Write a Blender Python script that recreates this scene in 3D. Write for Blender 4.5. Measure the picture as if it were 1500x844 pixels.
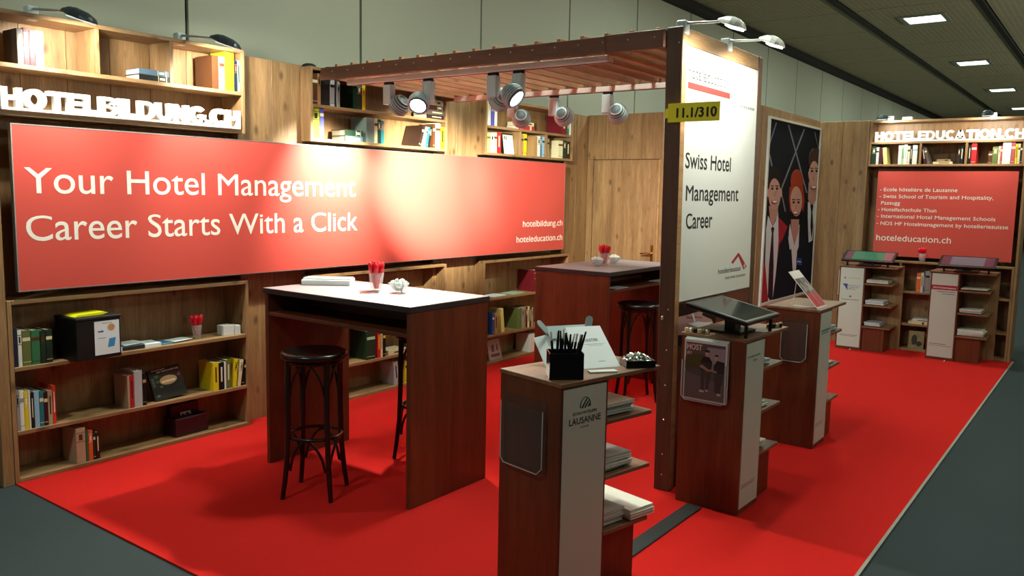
import bpy, bmesh, math, random
from mathutils import Vector, Matrix, Euler
for o in list(bpy.data.objects): bpy.data.objects.remove(o)
S = bpy.context.scene
COL = S.collection
R = math.radians
PI = math.pi
rnd = random.Random(7)

# ---------------------------------------------------------------- camera
cam = bpy.data.objects.new('camera', bpy.data.cameras.new('camera'))
COL.objects.link(cam)
cr, cu, cf = Vector((0.80187541, 0.59718687, 0.01907022)), Vector((-0.08385725, 0.08088377, 0.9931897)), Vector((-0.59157738, 0.79801357, -0.11493715))
cam.matrix_world = Matrix(((cr.x, cu.x, -cf.x, 0), (cr.y, cu.y, -cf.y, 0), (cr.z, cu.z, -cf.z, 1.68), (0, 0, 0, 1)))
cam.data.sensor_width = 36
cam.data.lens = 1205.2 * 36 / 1500
cam.data.clip_start = 0.05
cam.data.clip_end = 200
S.camera = cam
# ---------------------------------------------------------------- world, exposure
W = bpy.data.worlds.new('hall_air')
S.world = W
W.use_nodes = True
W.node_tree.nodes['Background'].inputs[0].default_value = (0.55, 0.62, 0.52, 1)
W.node_tree.nodes['Background'].inputs[1].default_value = 0.12
vs = S.view_settings
vs.view_transform = 'Standard'
vs.look = 'None'
vs.exposure = 0.0
vs.gamma = 1
vs.use_curve_mapping = False

def area_light(name, loc, size, power, color=(1, 1, 1), rot=(0, 0, 0), size_y=None):
    l = bpy.data.lights.new(name, 'AREA')
    l.energy = power
    l.color = color
    l.size = size
    if size_y:
        l.shape = 'RECTANGLE'
        l.size_y = size_y
    o = bpy.data.objects.new(name, l)
    o.location = loc
    o.rotation_euler = rot
    COL.objects.link(o)
    return o

def spot_light(name, loc, target, power, angle=60, blend=0.6, color=(1, 1, 1), radius=0.03):
    l = bpy.data.lights.new(name, 'SPOT')
    l.energy = power
    l.color = color
    l.spot_size = R(angle)
    l.spot_blend = blend
    l.shadow_soft_size = radius
    o = bpy.data.objects.new(name, l)
    o.location = loc
    d = Vector(target) - Vector(loc)
    o.rotation_euler = d.to_track_quat('-Z', 'Y').to_euler()
    COL.objects.link(o)
    return o

HALL_GREEN = (0.86, 1.0, 0.84)
CEIL = 4.58
# the hall's own ceiling lamps: (x, y, power)
HALL_LAMPS = [(-2.85, 14.8, 90), (-2.85, 19.9, 90), (-2.85, 25.0, 90), (-2.85, 30.1, 90), (-2.85, 9.7, 100), (-2.85, 4.6, 100), (-2.85, -0.6, 70), (0.8, 1.5, 12), (0.8, 6.8, 45), (0.8, 12.0, 12)]

# added uplights over the aisle, out of view, to brighten the hall ceiling
for nx, ny, npow in ((3.2, 6.0, 150), (3.2, 13.0, 165), (3.2, 20.0, 165), (3.2, 28.0, 150)):
    area_light('added_ceiling_uplight', (nx, ny, 2.7), 0.8, npow, (1.0, .97, .74), (PI, R(-22), 0))

# ---------------------------------------------------------------- helpers
def srgb(h):
    h = h.lstrip('#')
    v = [int(h[i:i + 2], 16) / 255 for i in (0, 2, 4)]
    return tuple(x / 12.92 if x <= 0.04045 else ((x + 0.055) / 1.055) ** 2.4 for x in v)

MATS = {}
def mat(name, col, rough=0.6, metal=0.0, spec=0.5, emit=None, trans=0.0, noise=0.0, nscale=30.0, bump=0.0, alpha=1.0, ior=1.45):
    if name in MATS: return MATS[name]
    if isinstance(col, str): col = srgb(col)
    m = bpy.data.materials.new(name)
    m.use_nodes = True
    nt = m.node_tree
    b = nt.nodes['Principled BSDF']
    b.inputs['Base Color'].default_value = (*col, 1)
    b.inputs['Roughness'].default_value = rough
    b.inputs['Metallic'].default_value = metal
    b.inputs['Specular IOR Level'].default_value = spec
    b.inputs['Transmission Weight'].default_value = trans
    b.inputs['IOR'].default_value = ior
    b.inputs['Alpha'].default_value = alpha
    if emit:
        b.inputs['Emission Color'].default_value = (*emit[0], 1)
        b.inputs['Emission Strength'].default_value = emit[1]
    if noise or bump:
        tc = nt.nodes.new('ShaderNodeTexCoord')
        n = nt.nodes.new('ShaderNodeTexNoise')
        n.inputs['Scale'].default_value = nscale
        n.inputs['Detail'].default_value = 5
        nt.links.new(tc.outputs['Object'], n.inputs['Vector'])
        if noise:
            mx = nt.nodes.new('ShaderNodeMix')
            mx.data_type = 'RGBA'
            mx.inputs[6].default_value = (*[c * (1 - noise) for c in col], 1)
            mx.inputs[7].default_value = (*[min(1, c * (1 + noise)) for c in col], 1)
            nt.links.new(n.outputs['Fac'], mx.inputs[0])
            nt.links.new(mx.outputs[2], b.inputs['Base Color'])
        if bump:
            bp = nt.nodes.new('ShaderNodeBump')
            bp.inputs['Strength'].default_value = bump
            bp.inputs['Distance'].default_value = 0.004
            nt.links.new(n.outputs['Fac'], bp.inputs['Height'])
            nt.links.new(bp.outputs[0], b.inputs['Normal'])
    MATS[name] = m
    return m

def wood(name, dark, mid, light, grain='z', rough=0.5, knots=0.8, scale=1.0, bump=0.15, coat=0.0):
    if name in MATS: return MATS[name]
    m = bpy.data.materials.new(name)
    m.use_nodes = True
    nt = m.node_tree
    N, Lk = nt.nodes, nt.links
    b = N['Principled BSDF']
    b.inputs['Roughness'].default_value = rough
    b.inputs['Coat Weight'].default_value = coat
    tc = N.new('ShaderNodeTexCoord')
    oi = N.new('ShaderNodeObjectInfo')
    add = N.new('ShaderNodeVectorMath'); add.operation = 'ADD'
    mul = N.new('ShaderNodeVectorMath'); mul.operation = 'SCALE'
    mul.inputs['Scale'].default_value = 37.0
    comb = N.new('ShaderNodeCombineXYZ')
    for i in range(3): Lk.new(oi.outputs['Random'], comb.inputs[i])
    Lk.new(comb.outputs[0], mul.inputs[0])
    Lk.new(tc.outputs['Object'], add.inputs[0])
    Lk.new(mul.outputs[0], add.inputs[1])
    mp = N.new('ShaderNodeMapping')
    s = [9.0 * scale] * 3
    s['xyz'.index(grain)] = 0.7 * scale
    mp.inputs['Scale'].default_value = s
    Lk.new(add.outputs[0], mp.inputs['Vector'])
    n1 = N.new('ShaderNodeTexNoise')
    n1.inputs['Scale'].default_value = 1.6
    n1.inputs['Detail'].default_value = 6
    n1.inputs['Roughness'].default_value = 0.6
    n1.inputs['Distortion'].default_value = 0.6
    Lk.new(mp.outputs[0], n1.inputs['Vector'])
    n2 = N.new('ShaderNodeTexNoise')
    n2.inputs['Scale'].default_value = 14
    n2.inputs['Detail'].default_value = 3
    Lk.new(mp.outputs[0], n2.inputs['Vector'])
    mixf = N.new('ShaderNodeMath'); mixf.operation = 'MULTIPLY_ADD'
    mixf.inputs[1].default_value = 0.35
    Lk.new(n2.outputs['Fac'], mixf.inputs[0])
    sc = N.new('ShaderNodeMath'); sc.operation = 'MULTIPLY'; sc.inputs[1].default_value = 0.65
    Lk.new(n1.outputs['Fac'], sc.inputs[0])
    Lk.new(sc.outputs[0], mixf.inputs[2])
    rp = N.new('ShaderNodeValToRGB')
    e = rp.color_ramp.elements
    e[0].position, e[0].color = 0.30, (*srgb(dark), 1)
    e[1].position, e[1].color = 0.68, (*srgb(light), 1)
    k = e.new(0.48); k.color = (*srgb(mid), 1)
    Lk.new(mixf.outputs[0], rp.inputs[0])
    # knots
    mp2 = N.new('ShaderNodeMapping')
    s2 = [7.5 * scale] * 3
    s2['xyz'.index(grain)] = 4.2 * scale
    mp2.inputs['Scale'].default_value = s2
    Lk.new(add.outputs[0], mp2.inputs['Vector'])
    vo = N.new('ShaderNodeTexVoronoi')
    vo.inputs['Scale'].default_value = 1.0
    Lk.new(mp2.outputs[0], vo.inputs['Vector'])
    kr = N.new('ShaderNodeMapRange')
    kr.inputs['From Min'].default_value = 0.05
    kr.inputs['From Max'].default_value = 0.20
    kr.inputs['To Min'].default_value = knots
    kr.inputs['To Max'].default_value = 0.0
    Lk.new(vo.outputs['Distance'], kr.inputs['Value'])
    mx = N.new('ShaderNodeMix'); mx.data_type = 'RGBA'
    Lk.new(kr.outputs[0], mx.inputs[0])
    Lk.new(rp.outputs[0], mx.inputs[6])
    d = srgb(dark)
    mx.inputs[7].default_value = (d[0] * 0.45, d[1] * 0.4, d[2] * 0.35, 1)
    Lk.new(mx.outputs[2], b.inputs['Base Color'])
    bp = N.new('ShaderNodeBump')
    bp.inputs['Strength'].default_value = bump
    bp.inputs['Distance'].default_value = 0.002
    Lk.new(n2.outputs['Fac'], bp.inputs['Height'])
    Lk.new(bp.outputs[0], b.inputs['Normal'])
    MATS[name] = m
    return m

def wd(g): return wood('spruce_' + g, '#6f5333', '#8c6b46', '#a8865d', g)
def wdark(g): return wood('stained_board_' + g, '#4a2211', '#60301a', '#723e25', g, rough=0.38, knots=0.25, scale=0.8, bump=0.08)
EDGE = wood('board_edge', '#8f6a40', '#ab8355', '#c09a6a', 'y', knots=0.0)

class MB:
    """collects shapes; build() links them as one mesh object"""
    def __init__(s):
        s.v, s.f, s.m, s.sm = [], [], [], []
    def add(s, verts, faces, mi=0, smooth=False):
        o = len(s.v)
        s.v += [tuple(v) for v in verts]
        s.f += [tuple(i + o for i in f) for f in faces]
        s.m += [mi] * len(faces)
        s.sm += [smooth] * len(faces)
        return s
    def box(s, x0, x1, y0, y1, z0, z1, mi=0, M=None, fm=None):
        P = [Vector(p) for p in ((x0, y0, z0), (x1, y0, z0), (x1, y1, z0), (x0, y1, z0), (x0, y0, z1), (x1, y0, z1), (x1, y1, z1), (x0, y1, z1))]
        if M: P = [M @ p for p in P]
        F = [(0, 3, 2, 1), (4, 5, 6, 7), (0, 1, 5, 4), (1, 2, 6, 5), (2, 3, 7, 6), (3, 0, 4, 7)]
        o = len(s.v)
        s.add(P, F, mi)
        if fm:                      # {face index: material}: 0 bottom 1 top 2 -y 3 +x 4 +y 5 -x
            for k, v in fm.items(): s.m[len(s.m) - 6 + k] = v
        return s
    def bbox(s, x0, x1, y0, y1, z0, z1, b=0.003, mi=0, M=None):
        """box with chamfered edges"""
        b = min(b, (x1 - x0) / 2.01, (y1 - y0) / 2.01, (z1 - z0) / 2.01)
        vs, idx = [], {}
        X, Y, Z = (x0, x1), (y0, y1), (z0, z1)
        def sg(i): return 1 if i == 0 else -1
        for i in (0, 1):
            for j in (0, 1):
                for k in (0, 1):
                    c = (X[i], Y[j], Z[k])
                    for ax in range(3):
                        p = [c[0] + sg(i) * b, c[1] + sg(j) * b, c[2] + sg(k) * b]
                        p[ax] = c[ax]
                        idx[(i, j, k, ax)] = len(vs)
                        vs.append(Vector(p))
        F = []
        for ax in range(3):
            for e in (0, 1):
                o = [a for a in range(3) if a != ax]
                ring = []
                for (p, q) in ((0, 0), (1, 0), (1, 1), (0, 1)):
                    t = [0, 0, 0]; t[ax] = e; t[o[0]] = p; t[o[1]] = q
                    ring.append(idx[(*t, ax)])
                F.append(ring)
        for ax in range(3):
            o = [a for a in range(3) if a != ax]
            for p in (0, 1):
                for q in (0, 1):
                    t0 = [0, 0, 0]; t0[o[0]] = p; t0[o[1]] = q
                    t1 = list(t0); t1[ax] = 1
                    F.append([idx[(*t0, o[0])], idx[(*t1, o[0])], idx[(*t1, o[1])], idx[(*t0, o[1])]])
        for i in (0, 1):
            for j in (0, 1):
                for k in (0, 1):
                    F.append([idx[(i, j, k, a)] for a in range(3)])
        cen = Vector(((x0 + x1) / 2, (y0 + y1) / 2, (z0 + z1) / 2))
        G = []
        for f in F:
            c = sum((vs[q] for q in f), Vector()) / len(f)
            n = (vs[f[1]] - vs[f[0]]).cross(vs[f[2]] - vs[f[0]])
            G.append(tuple(f) if n.dot(c - cen) > 0 else tuple(reversed(f)))
        if M: vs = [M @ p for p in vs]
        return s.add(vs, G, mi)
    def lathe(s, prof, seg=24, mi=0, M=None, smooth=True):
        P, F = [], []
        for (r, z) in prof:
            for i in range(seg):
                a = 2 * PI * i / seg
                P.append(Vector((r * math.cos(a), r * math.sin(a), z)))
        for j in range(len(prof) - 1):
            for i in range(seg):
                k = (i + 1) % seg
                F.append((j * seg + i, j * seg + k, (j + 1) * seg + k, (j + 1) * seg + i))
        if M: P = [M @ p for p in P]
        return s.add(P, F, mi, smooth)
    def cyl(s, p0, p1, r0, r1=None, seg=12, mi=0, smooth=True):
        r1 = r0 if r1 is None else r1
        return s.tube([p0, p1], [r0, r1], seg, mi, smooth)
    def tube(s, pts, rad, seg=8, mi=0, smooth=True, closed=False):
        pts = [Vector(p) for p in pts]
        n = len(pts)
        if not isinstance(rad, (list, tuple)): rad = [rad] * n
        P, F = [], []
        t0 = (pts[1] - pts[0]).normalized()
        ref = Vector((0, 0, 1)) if abs(t0.z) < 0.9 else Vector((1, 0, 0))
        u = t0.cross(ref).normalized()
        for i, p in enumerate(pts):
            if closed: t = (pts[(i + 1) % n] - pts[i - 1]).normalized()
            else: t = (pts[min(i + 1, n - 1)] - pts[max(i - 1, 0)]).normalized()
            u = (u - t * u.dot(t)).normalized()
            w = t.cross(u)
            for k in range(seg):
                a = 2 * PI * k / seg
                P.append(p + (u * math.cos(a) + w * math.sin(a)) * rad[i])
        for i in range(n if closed else n - 1):
            j = (i + 1) % n
            for k in range(seg):
                q = (k + 1) % seg
                F.append((i * seg + k, i * seg + q, j * seg + q, j * seg + k))
        s.add(P, F, mi, smooth)
        if not closed:
            s.add([P[k] for k in range(seg)], [tuple(reversed(range(seg)))], mi)
            s.add([P[(n - 1) * seg + k] for k in range(seg)], [tuple(range(seg))], mi)
        return s
    def prism(s, poly, d0, d1, mi=0, M=None):
        """poly in (y,z), extruded along x from d0 to d1 (d1 in front)"""
        n = len(poly)
        ar = sum(poly[i][0] * poly[(i + 1) % n][1] - poly[(i + 1) % n][0] * poly[i][1] for i in range(n))
        if ar < 0: poly = list(reversed(poly))
        P = [Vector((d0, y, z)) for y, z in poly] + [Vector((d1, y, z)) for y, z in poly]
        if M: P = [M @ p for p in P]
        F = [tuple(reversed(range(n))), tuple(range(n, 2 * n))] + [(i, (i + 1) % n, n + (i + 1) % n, n + i) for i in range(n)]
        return s.add(P, F, mi)
    def ico(s, c, r, sub=1, mi=0, jit=0.0, sc=(1, 1, 1), smooth=False):
        bm = bmesh.new()
        bmesh.ops.create_icosphere(bm, subdivisions=sub, radius=1)
        P = []
        for v in bm.verts:
            k = r * (1 + rnd.uniform(-jit, jit))
            P.append((c[0] + v.co.x * k * sc[0], c[1] + v.co.y * k * sc[1], c[2] + v.co.z * k * sc[2]))
        F = [tuple(v.index for v in f.verts) for f in bm.faces]
        bm.free()
        return s.add(P, F, mi, smooth)
    def mesh(s, name, mats):
        me = bpy.data.meshes.new(name)
        me.from_pydata(s.v, [], s.f)
        for m in (mats if isinstance(mats, (list, tuple)) else [mats]): me.materials.append(m)
        me.polygons.foreach_set('material_index', s.m)
        me.polygons.foreach_set('use_smooth', s.sm)
        me.update()
        return me
    def build(s, name, mats, parent=None, loc=None, rot=None):
        return link(name, s.mesh(name, mats), parent, loc, rot)

def link(name, me, parent=None, loc=None, rot=None):
    o = bpy.data.objects.new(name, me)
    COL.objects.link(o)
    if parent: o.parent = parent
    if loc: o.location = loc
    if rot: o.rotation_euler = rot
    return o

def tag(o, label, cat, group=None):
    o['label'] = label
    o['category'] = cat
    if group: o['group'] = group
    return o

def thing(name, label, cat, loc=(0, 0, 0), rot=0.0, group=None):
    o = bpy.data.objects.new(name, None)
    o.empty_display_size = 0.05
    COL.objects.link(o)
    o.location = loc
    o.rotation_euler = rot if isinstance(rot, (tuple, Euler)) else (0, 0, rot)
    return tag(o, label, cat, group)

def copy_tree(o, parent=None, keep=True):
    c = o.copy()
    COL.objects.link(c)
    if parent: c.parent = parent
    for ch in list(o.children): copy_tree(ch, c)
    return c

def struct(name, mb, mats, parent=None):
    o = mb.build(name, mats, parent)
    if not parent: o['kind'] = 'structure'
    return o

ORD = ['first', 'second', 'third', 'fourth', 'fifth', 'sixth', 'seventh', 'eighth', 'ninth', 'tenth', 'eleventh', 'twelfth', 'thirteenth', 'fourteenth', 'fifteenth', 'sixteenth']

# text: mesh lettering lying in the local y (right) / z (up) plane, facing +x
TCACHE = {}
def text_verts(s, bold=0.0, res=4, shear=0.0):
    key = (s, bold, res)
    if key in TCACHE: return TCACHE[key]
    cu = bpy.data.curves.new('t', 'FONT')
    cu.body = s
    cu.size = 1
    cu.offset = bold
    cu.resolution_u = res
    o = bpy.data.objects.new('t', cu)
    COL.objects.link(o)
    me = bpy.data.meshes.new_from_object(o)
    V = [(v.co.x, v.co.y) for v in me.vertices]
    F = [tuple(p.vertices) for p in me.polygons]
    E = {}
    for f in F:
        for i in range(len(f)):
            a, b = f[i], f[(i + 1) % len(f)]
            E[(a, b)] = 1
    border = [(a, b) for (a, b) in E if (b, a) not in E]
    bpy.data.objects.remove(o)
    bpy.data.meshes.remove(me)
    bpy.data.curves.remove(cu)
    TCACHE[key] = (V, F, border)
    return TCACHE[key]

def warp(y):
    """taller lower-case letters: raises the x-height, keeps base line and ascenders"""
    if y <= 0: return y
    if y < XH_: return y * XS_
    return XH_ * XS_ + (y - XH_) * (0.76 - XH_ * XS_) / (0.76 - XH_)
CAP = 0.729   # cap height of the built-in font at size 1
def text(mb, s, y0, y1, z0, cap, x=0.0, mi=0, bold=0.0, depth=0.0, res=4, M=None, align='fit', slope=0.0):
    if bold > 0:                       # heavier strokes: the same print laid down again, a little to each side
        kk = (cap / CAP) * bold
        for n_, (dy, dz_) in enumerate(((-kk, 0), (kk, 0), (0, -kk), (0, kk))):
            text(mb, s, y0 + dy, y1 + dy, z0 + dz_, cap, x - .00004 * (n_ + 1), mi, 0.0, depth, res, M, align, slope)
    V, F, border = text_verts(s, 0.0, res)
    if not V: return
    a, b = min(v[0] for v in V), max(v[0] for v in V)
    cp = CAP
    k = (y1 - y0) / (b - a) if align == 'fit' else cap / cp
    off = y0 if align in ('fit', 'left') else ((y0 + y1) / 2 - (b - a) * k / 2 if align == 'center' else y1 - (b - a) * k)
    P = [Vector((x, off + (v[0] - a) * k, z0 + warp(v[1]) * cap / cp + slope * (off + (v[0] - a) * k - y0))) for v in V]
    n = len(P)
    if depth:
        Q = [p + Vector((-depth, 0, 0)) for p in P]
        F2 = list(F) + [tuple(n + i for i in reversed(f)) for f in F] + [(b_, a_, n + a_, n + b_) for (a_, b_) in border]
        P = P + Q
    else: F2 = F
    if M: P = [M @ p for p in P]
    mb.add(P, F2, mi)

XH_ = max(v[1] for v in text_verts('x', 0.0, 2)[0])
XS_ = 1.16
# flat prints as thin raised layers
def layers(mb, polys, cmap, x, step=0.0003, M=None):
    for i, (c, pts) in enumerate(polys):
        mb.prism(pts, x - 0.0002, x + step * (i + 1), cmap[c], M)

def ell(cy, cz, ry, rz, n=16, a0=0.0, a1=2 * PI):
    return [(cy + ry * math.cos(a0 + (a1 - a0) * i / n), cz + rz * math.sin(a0 + (a1 - a0) * i / n)) for i in range(n)]
POSTER=[
 ('lattice', [(8.884, 2.452), (9.642, 1.742), (9.689, 1.746), (8.924, 2.458)]),
 ('lattice', [(9.419, 2.45), (8.768, 1.775), (8.808, 1.77), (9.464, 2.448)]),
 ('lattice', [(8.509, 2.451), (8.346, 2.232), (8.377, 2.231), (8.541, 2.45)]),
 ('lattice', [(8.341, 2.119), (8.442, 2.001), (8.484, 2.006), (8.382, 2.125)]),
 ('lattice', [(9.808, 2.44), (10.083, 2.246), (10.115, 2.251), (9.838, 2.445)]),
 ('lattice', [(8.778, 1.733), (8.94, 1.534), (8.975, 1.536), (8.811, 1.735)]),
 ('redjacket', [(8.741, 1.48), (9.054, 1.37), (8.902, 1.216), (8.764, 0.882), (8.777, 1.22)]),
 ('redjacket', [(8.357, 1.009), (8.422, 0.98), (8.535, 0.794), (8.586, 0.583), (8.348, 0.605), (8.355, 0.858)]),
 ('suit', [(9.631, 1.691), (9.48, 1.444), (9.489, 1.278), (9.751, 1.186), (9.928, 0.746), (10.264, 0.453), (10.207, 1.022), (10.16, 1.608), (10.112, 1.723), (10.013, 1.737)]),
 ('shirt', [(8.424, 1.496), (8.527, 1.419), (8.589, 1.38), (8.672, 1.442), (8.725, 1.531), (8.785, 1.22), (8.764, 0.882), (8.7, 0.572), (8.568, 0.585), (8.411, 1.006), (8.392, 1.359)]),
 ('skin2', [(8.434, 1.596), (8.715, 1.595), (8.718, 1.506), (8.587, 1.39), (8.485, 1.458)]),
 ('tie', [(8.529, 1.362), (8.577, 1.383), (8.633, 1.36), (8.611, 1.309), (8.674, 0.965), (8.704, 0.598), (8.626, 0.569), (8.548, 0.638), (8.532, 0.974), (8.563, 1.311)]),
 ('darkhair', [(8.777, 1.862), (8.755, 1.914), (8.709, 1.958), (8.645, 1.99), (8.572, 2.005), (8.499, 2.002), (8.434, 1.983), (8.384, 1.948), (8.355, 1.903), (8.351, 1.852), (8.371, 1.802), (8.414, 1.758), (8.475, 1.726), (8.546, 1.708), (8.621, 1.709), (8.689, 1.728), (8.742, 1.763), (8.772, 1.809)]),
 ('skin', [(8.766, 1.721), (8.745, 1.778), (8.704, 1.827), (8.648, 1.862), (8.584, 1.88), (8.52, 1.879), (8.464, 1.858), (8.422, 1.821), (8.399, 1.772), (8.397, 1.717), (8.416, 1.662), (8.455, 1.614), (8.509, 1.577), (8.572, 1.557), (8.637, 1.557), (8.695, 1.577), (8.739, 1.614), (8.764, 1.664)]),
 ('skin', [(8.416, 1.73), (8.406, 1.755), (8.387, 1.771), (8.368, 1.77), (8.354, 1.754), (8.352, 1.729), (8.362, 1.704), (8.381, 1.688), (8.4, 1.688), (8.414, 1.704)]),
 ('skin', [(8.81, 1.734), (8.799, 1.763), (8.778, 1.78), (8.757, 1.78), (8.743, 1.762), (8.741, 1.733), (8.752, 1.705), (8.773, 1.687), (8.794, 1.688), (8.808, 1.705)]),
 ('skin2', [(8.612, 1.719), (8.602, 1.739), (8.583, 1.75), (8.563, 1.75), (8.548, 1.738), (8.545, 1.719), (8.554, 1.7), (8.573, 1.688), (8.594, 1.688), (8.608, 1.7)]),
 ('navy', [(9.084, 1.316), (8.828, 1.192), (8.77, 0.96), (8.753, 0.83), (8.698, 0.585), (10.264, 0.453), (10.109, 1.027), (9.748, 1.2), (9.486, 1.292), (9.321, 1.146)]),
 ('redhair', [(9.505, 1.865), (9.482, 1.913), (9.435, 1.955), (9.37, 1.984), (9.296, 1.999), (9.221, 1.996), (9.154, 1.977), (9.103, 1.945), (9.074, 1.903), (9.07, 1.856), (9.091, 1.809), (9.135, 1.768), (9.197, 1.737), (9.271, 1.721), (9.347, 1.722), (9.416, 1.74), (9.47, 1.772), (9.501, 1.816)]),
 ('redhair', [(9.047, 1.803), (9.046, 1.671), (9.112, 1.526), (9.168, 1.645), (9.442, 1.646), (9.561, 1.522), (9.591, 1.647), (9.507, 1.81)]),
 ('shirt', [(9.131, 1.395), (9.098, 1.236), (9.169, 1.109), (9.221, 1.121), (9.324, 0.844), (9.428, 0.838), (9.425, 1.087), (9.473, 1.133), (9.457, 1.382), (9.395, 1.322), (9.321, 1.146), (9.189, 1.3)]),
 ('skin2', [(9.162, 1.448), (9.428, 1.444), (9.442, 1.321), (9.319, 1.153), (9.189, 1.3)]),
 ('skin', [(9.498, 1.646), (9.475, 1.705), (9.429, 1.755), (9.368, 1.792), (9.298, 1.811), (9.228, 1.81), (9.167, 1.789), (9.122, 1.751), (9.096, 1.702), (9.095, 1.645), (9.117, 1.588), (9.16, 1.538), (9.219, 1.5), (9.288, 1.48), (9.359, 1.479), (9.422, 1.498), (9.47, 1.536), (9.497, 1.588)]),
 ('skin2', [(9.322, 1.578), (9.314, 1.594), (9.297, 1.604), (9.279, 1.604), (9.266, 1.594), (9.263, 1.578), (9.272, 1.562), (9.288, 1.553), (9.306, 1.553), (9.319, 1.562)]),
 ('badge', [(9.409, 1.012), (9.618, 0.987), (9.624, 0.909), (9.423, 0.932)]),
 ('white', [(9.446, 0.972), (9.593, 0.956), (9.595, 0.945), (9.448, 0.961)]),
 ('shirt', [(9.718, 1.636), (9.751, 1.468), (9.836, 1.168), (9.936, 1.179), (9.971, 1.192), (10.021, 1.465), (10.004, 1.665)]),
 ('skin2', [(9.708, 1.869), (10.023, 1.876), (10.016, 1.676), (9.862, 1.555), (9.719, 1.675)]),
 ('tie2', [(9.808, 1.594), (9.858, 1.622), (9.929, 1.594), (9.905, 1.523), (9.968, 1.351), (9.938, 1.193), (9.86, 1.353), (9.854, 1.523)]),
 ('brownhair', [(10.116, 2.122), (10.091, 2.173), (10.04, 2.217), (9.97, 2.247), (9.891, 2.261), (9.811, 2.257), (9.741, 2.235), (9.688, 2.199), (9.658, 2.153), (9.654, 2.102), (9.677, 2.052), (9.725, 2.009), (9.792, 1.978), (9.87, 1.962), (9.951, 1.965), (10.024, 1.985), (10.08, 2.021), (10.112, 2.069)]),
 ('brownhair', [(10.083, 2.234), (10.054, 2.257), (9.99, 2.269), (9.915, 2.265), (9.858, 2.247), (9.84, 2.221), (9.868, 2.198), (9.931, 2.186), (10.006, 2.19), (10.064, 2.208)]),
 ('skin', [(10.078, 1.956), (10.054, 2.013), (10.01, 2.062), (9.951, 2.097), (9.885, 2.114), (9.82, 2.111), (9.763, 2.089), (9.721, 2.051), (9.698, 2.001), (9.698, 1.945), (9.72, 1.89), (9.762, 1.842), (9.819, 1.806), (9.885, 1.787), (9.951, 1.788), (10.01, 1.809), (10.054, 1.847), (10.078, 1.898)]),
 ('skin', [(9.743, 1.947), (9.732, 1.972), (9.713, 1.988), (9.694, 1.987), (9.681, 1.971), (9.68, 1.945), (9.691, 1.919), (9.71, 1.904), (9.73, 1.904), (9.742, 1.921)]),
 ('skin', [(10.106, 1.935), (10.095, 1.965), (10.077, 1.982), (10.059, 1.982), (10.048, 1.963), (10.049, 1.934), (10.06, 1.905), (10.078, 1.887), (10.096, 1.888), (10.107, 1.906)]),
 ('skin2', [(9.892, 1.916), (9.882, 1.935), (9.863, 1.947), (9.843, 1.946), (9.83, 1.934), (9.827, 1.914), (9.838, 1.895), (9.856, 1.883), (9.876, 1.883), (9.89, 1.896)]),
 ('darkhair', [(8.529, 1.775), (8.522, 1.781), (8.507, 1.785), (8.489, 1.785), (8.475, 1.781), (8.47, 1.774), (8.477, 1.768), (8.492, 1.764), (8.51, 1.764), (8.524, 1.768)]),
 ('darkhair', [(8.451, 1.8), (8.539, 1.799), (8.539, 1.806), (8.452, 1.807)]),
 ('darkhair', [(8.669, 1.777), (8.663, 1.784), (8.647, 1.788), (8.629, 1.787), (8.614, 1.783), (8.61, 1.776), (8.616, 1.77), (8.632, 1.766), (8.651, 1.766), (8.665, 1.77)]),
 ('darkhair', [(8.59, 1.802), (8.68, 1.801), (8.68, 1.809), (8.59, 1.81)]),
 ('darkhair', [(9.236, 1.635), (9.229, 1.642), (9.211, 1.646), (9.191, 1.646), (9.175, 1.642), (9.17, 1.635), (9.178, 1.628), (9.195, 1.623), (9.216, 1.623), (9.231, 1.628)]),
 ('darkhair', [(9.148, 1.662), (9.247, 1.66), (9.248, 1.668), (9.148, 1.67)]),
 ('darkhair', [(9.405, 1.635), (9.398, 1.642), (9.38, 1.647), (9.359, 1.647), (9.342, 1.642), (9.337, 1.635), (9.345, 1.628), (9.363, 1.623), (9.384, 1.623), (9.4, 1.628)]),
 ('darkhair', [(9.314, 1.663), (9.417, 1.661), (9.417, 1.669), (9.315, 1.671)]),
 ('darkhair', [(9.825, 1.998), (9.816, 2.005), (9.797, 2.009), (9.774, 2.008), (9.757, 2.003), (9.752, 1.996), (9.76, 1.988), (9.779, 1.984), (9.802, 1.985), (9.819, 1.99)]),
 ('darkhair', [(9.727, 2.024), (9.837, 2.025), (9.837, 2.033), (9.727, 2.032)]),
 ('darkhair', [(10.001, 2.004), (9.993, 2.011), (9.973, 2.015), (9.95, 2.014), (9.932, 2.009), (9.926, 2.001), (9.935, 1.994), (9.955, 1.99), (9.978, 1.991), (9.996, 1.996)]),
 ('darkhair', [(9.901, 2.03), (10.013, 2.031), (10.014, 2.039), (9.901, 2.038)]),
 ('lip', [(8.674, 1.637), (8.66, 1.648), (8.626, 1.656), (8.581, 1.659), (8.537, 1.655), (8.506, 1.648), (8.496, 1.637), (8.509, 1.626), (8.543, 1.618), (8.588, 1.616), (8.632, 1.618), (8.663, 1.626)]),
 ('white', [(8.654, 1.641), (8.644, 1.647), (8.617, 1.652), (8.581, 1.653), (8.547, 1.652), (8.522, 1.647), (8.514, 1.641), (8.524, 1.634), (8.55, 1.63), (8.586, 1.628), (8.621, 1.63), (8.646, 1.635)]),
 ('lip', [(9.376, 1.517), (9.36, 1.529), (9.321, 1.537), (9.27, 1.541), (9.221, 1.538), (9.186, 1.53), (9.174, 1.518), (9.19, 1.507), (9.228, 1.498), (9.278, 1.495), (9.329, 1.497), (9.364, 1.505)]),
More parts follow.
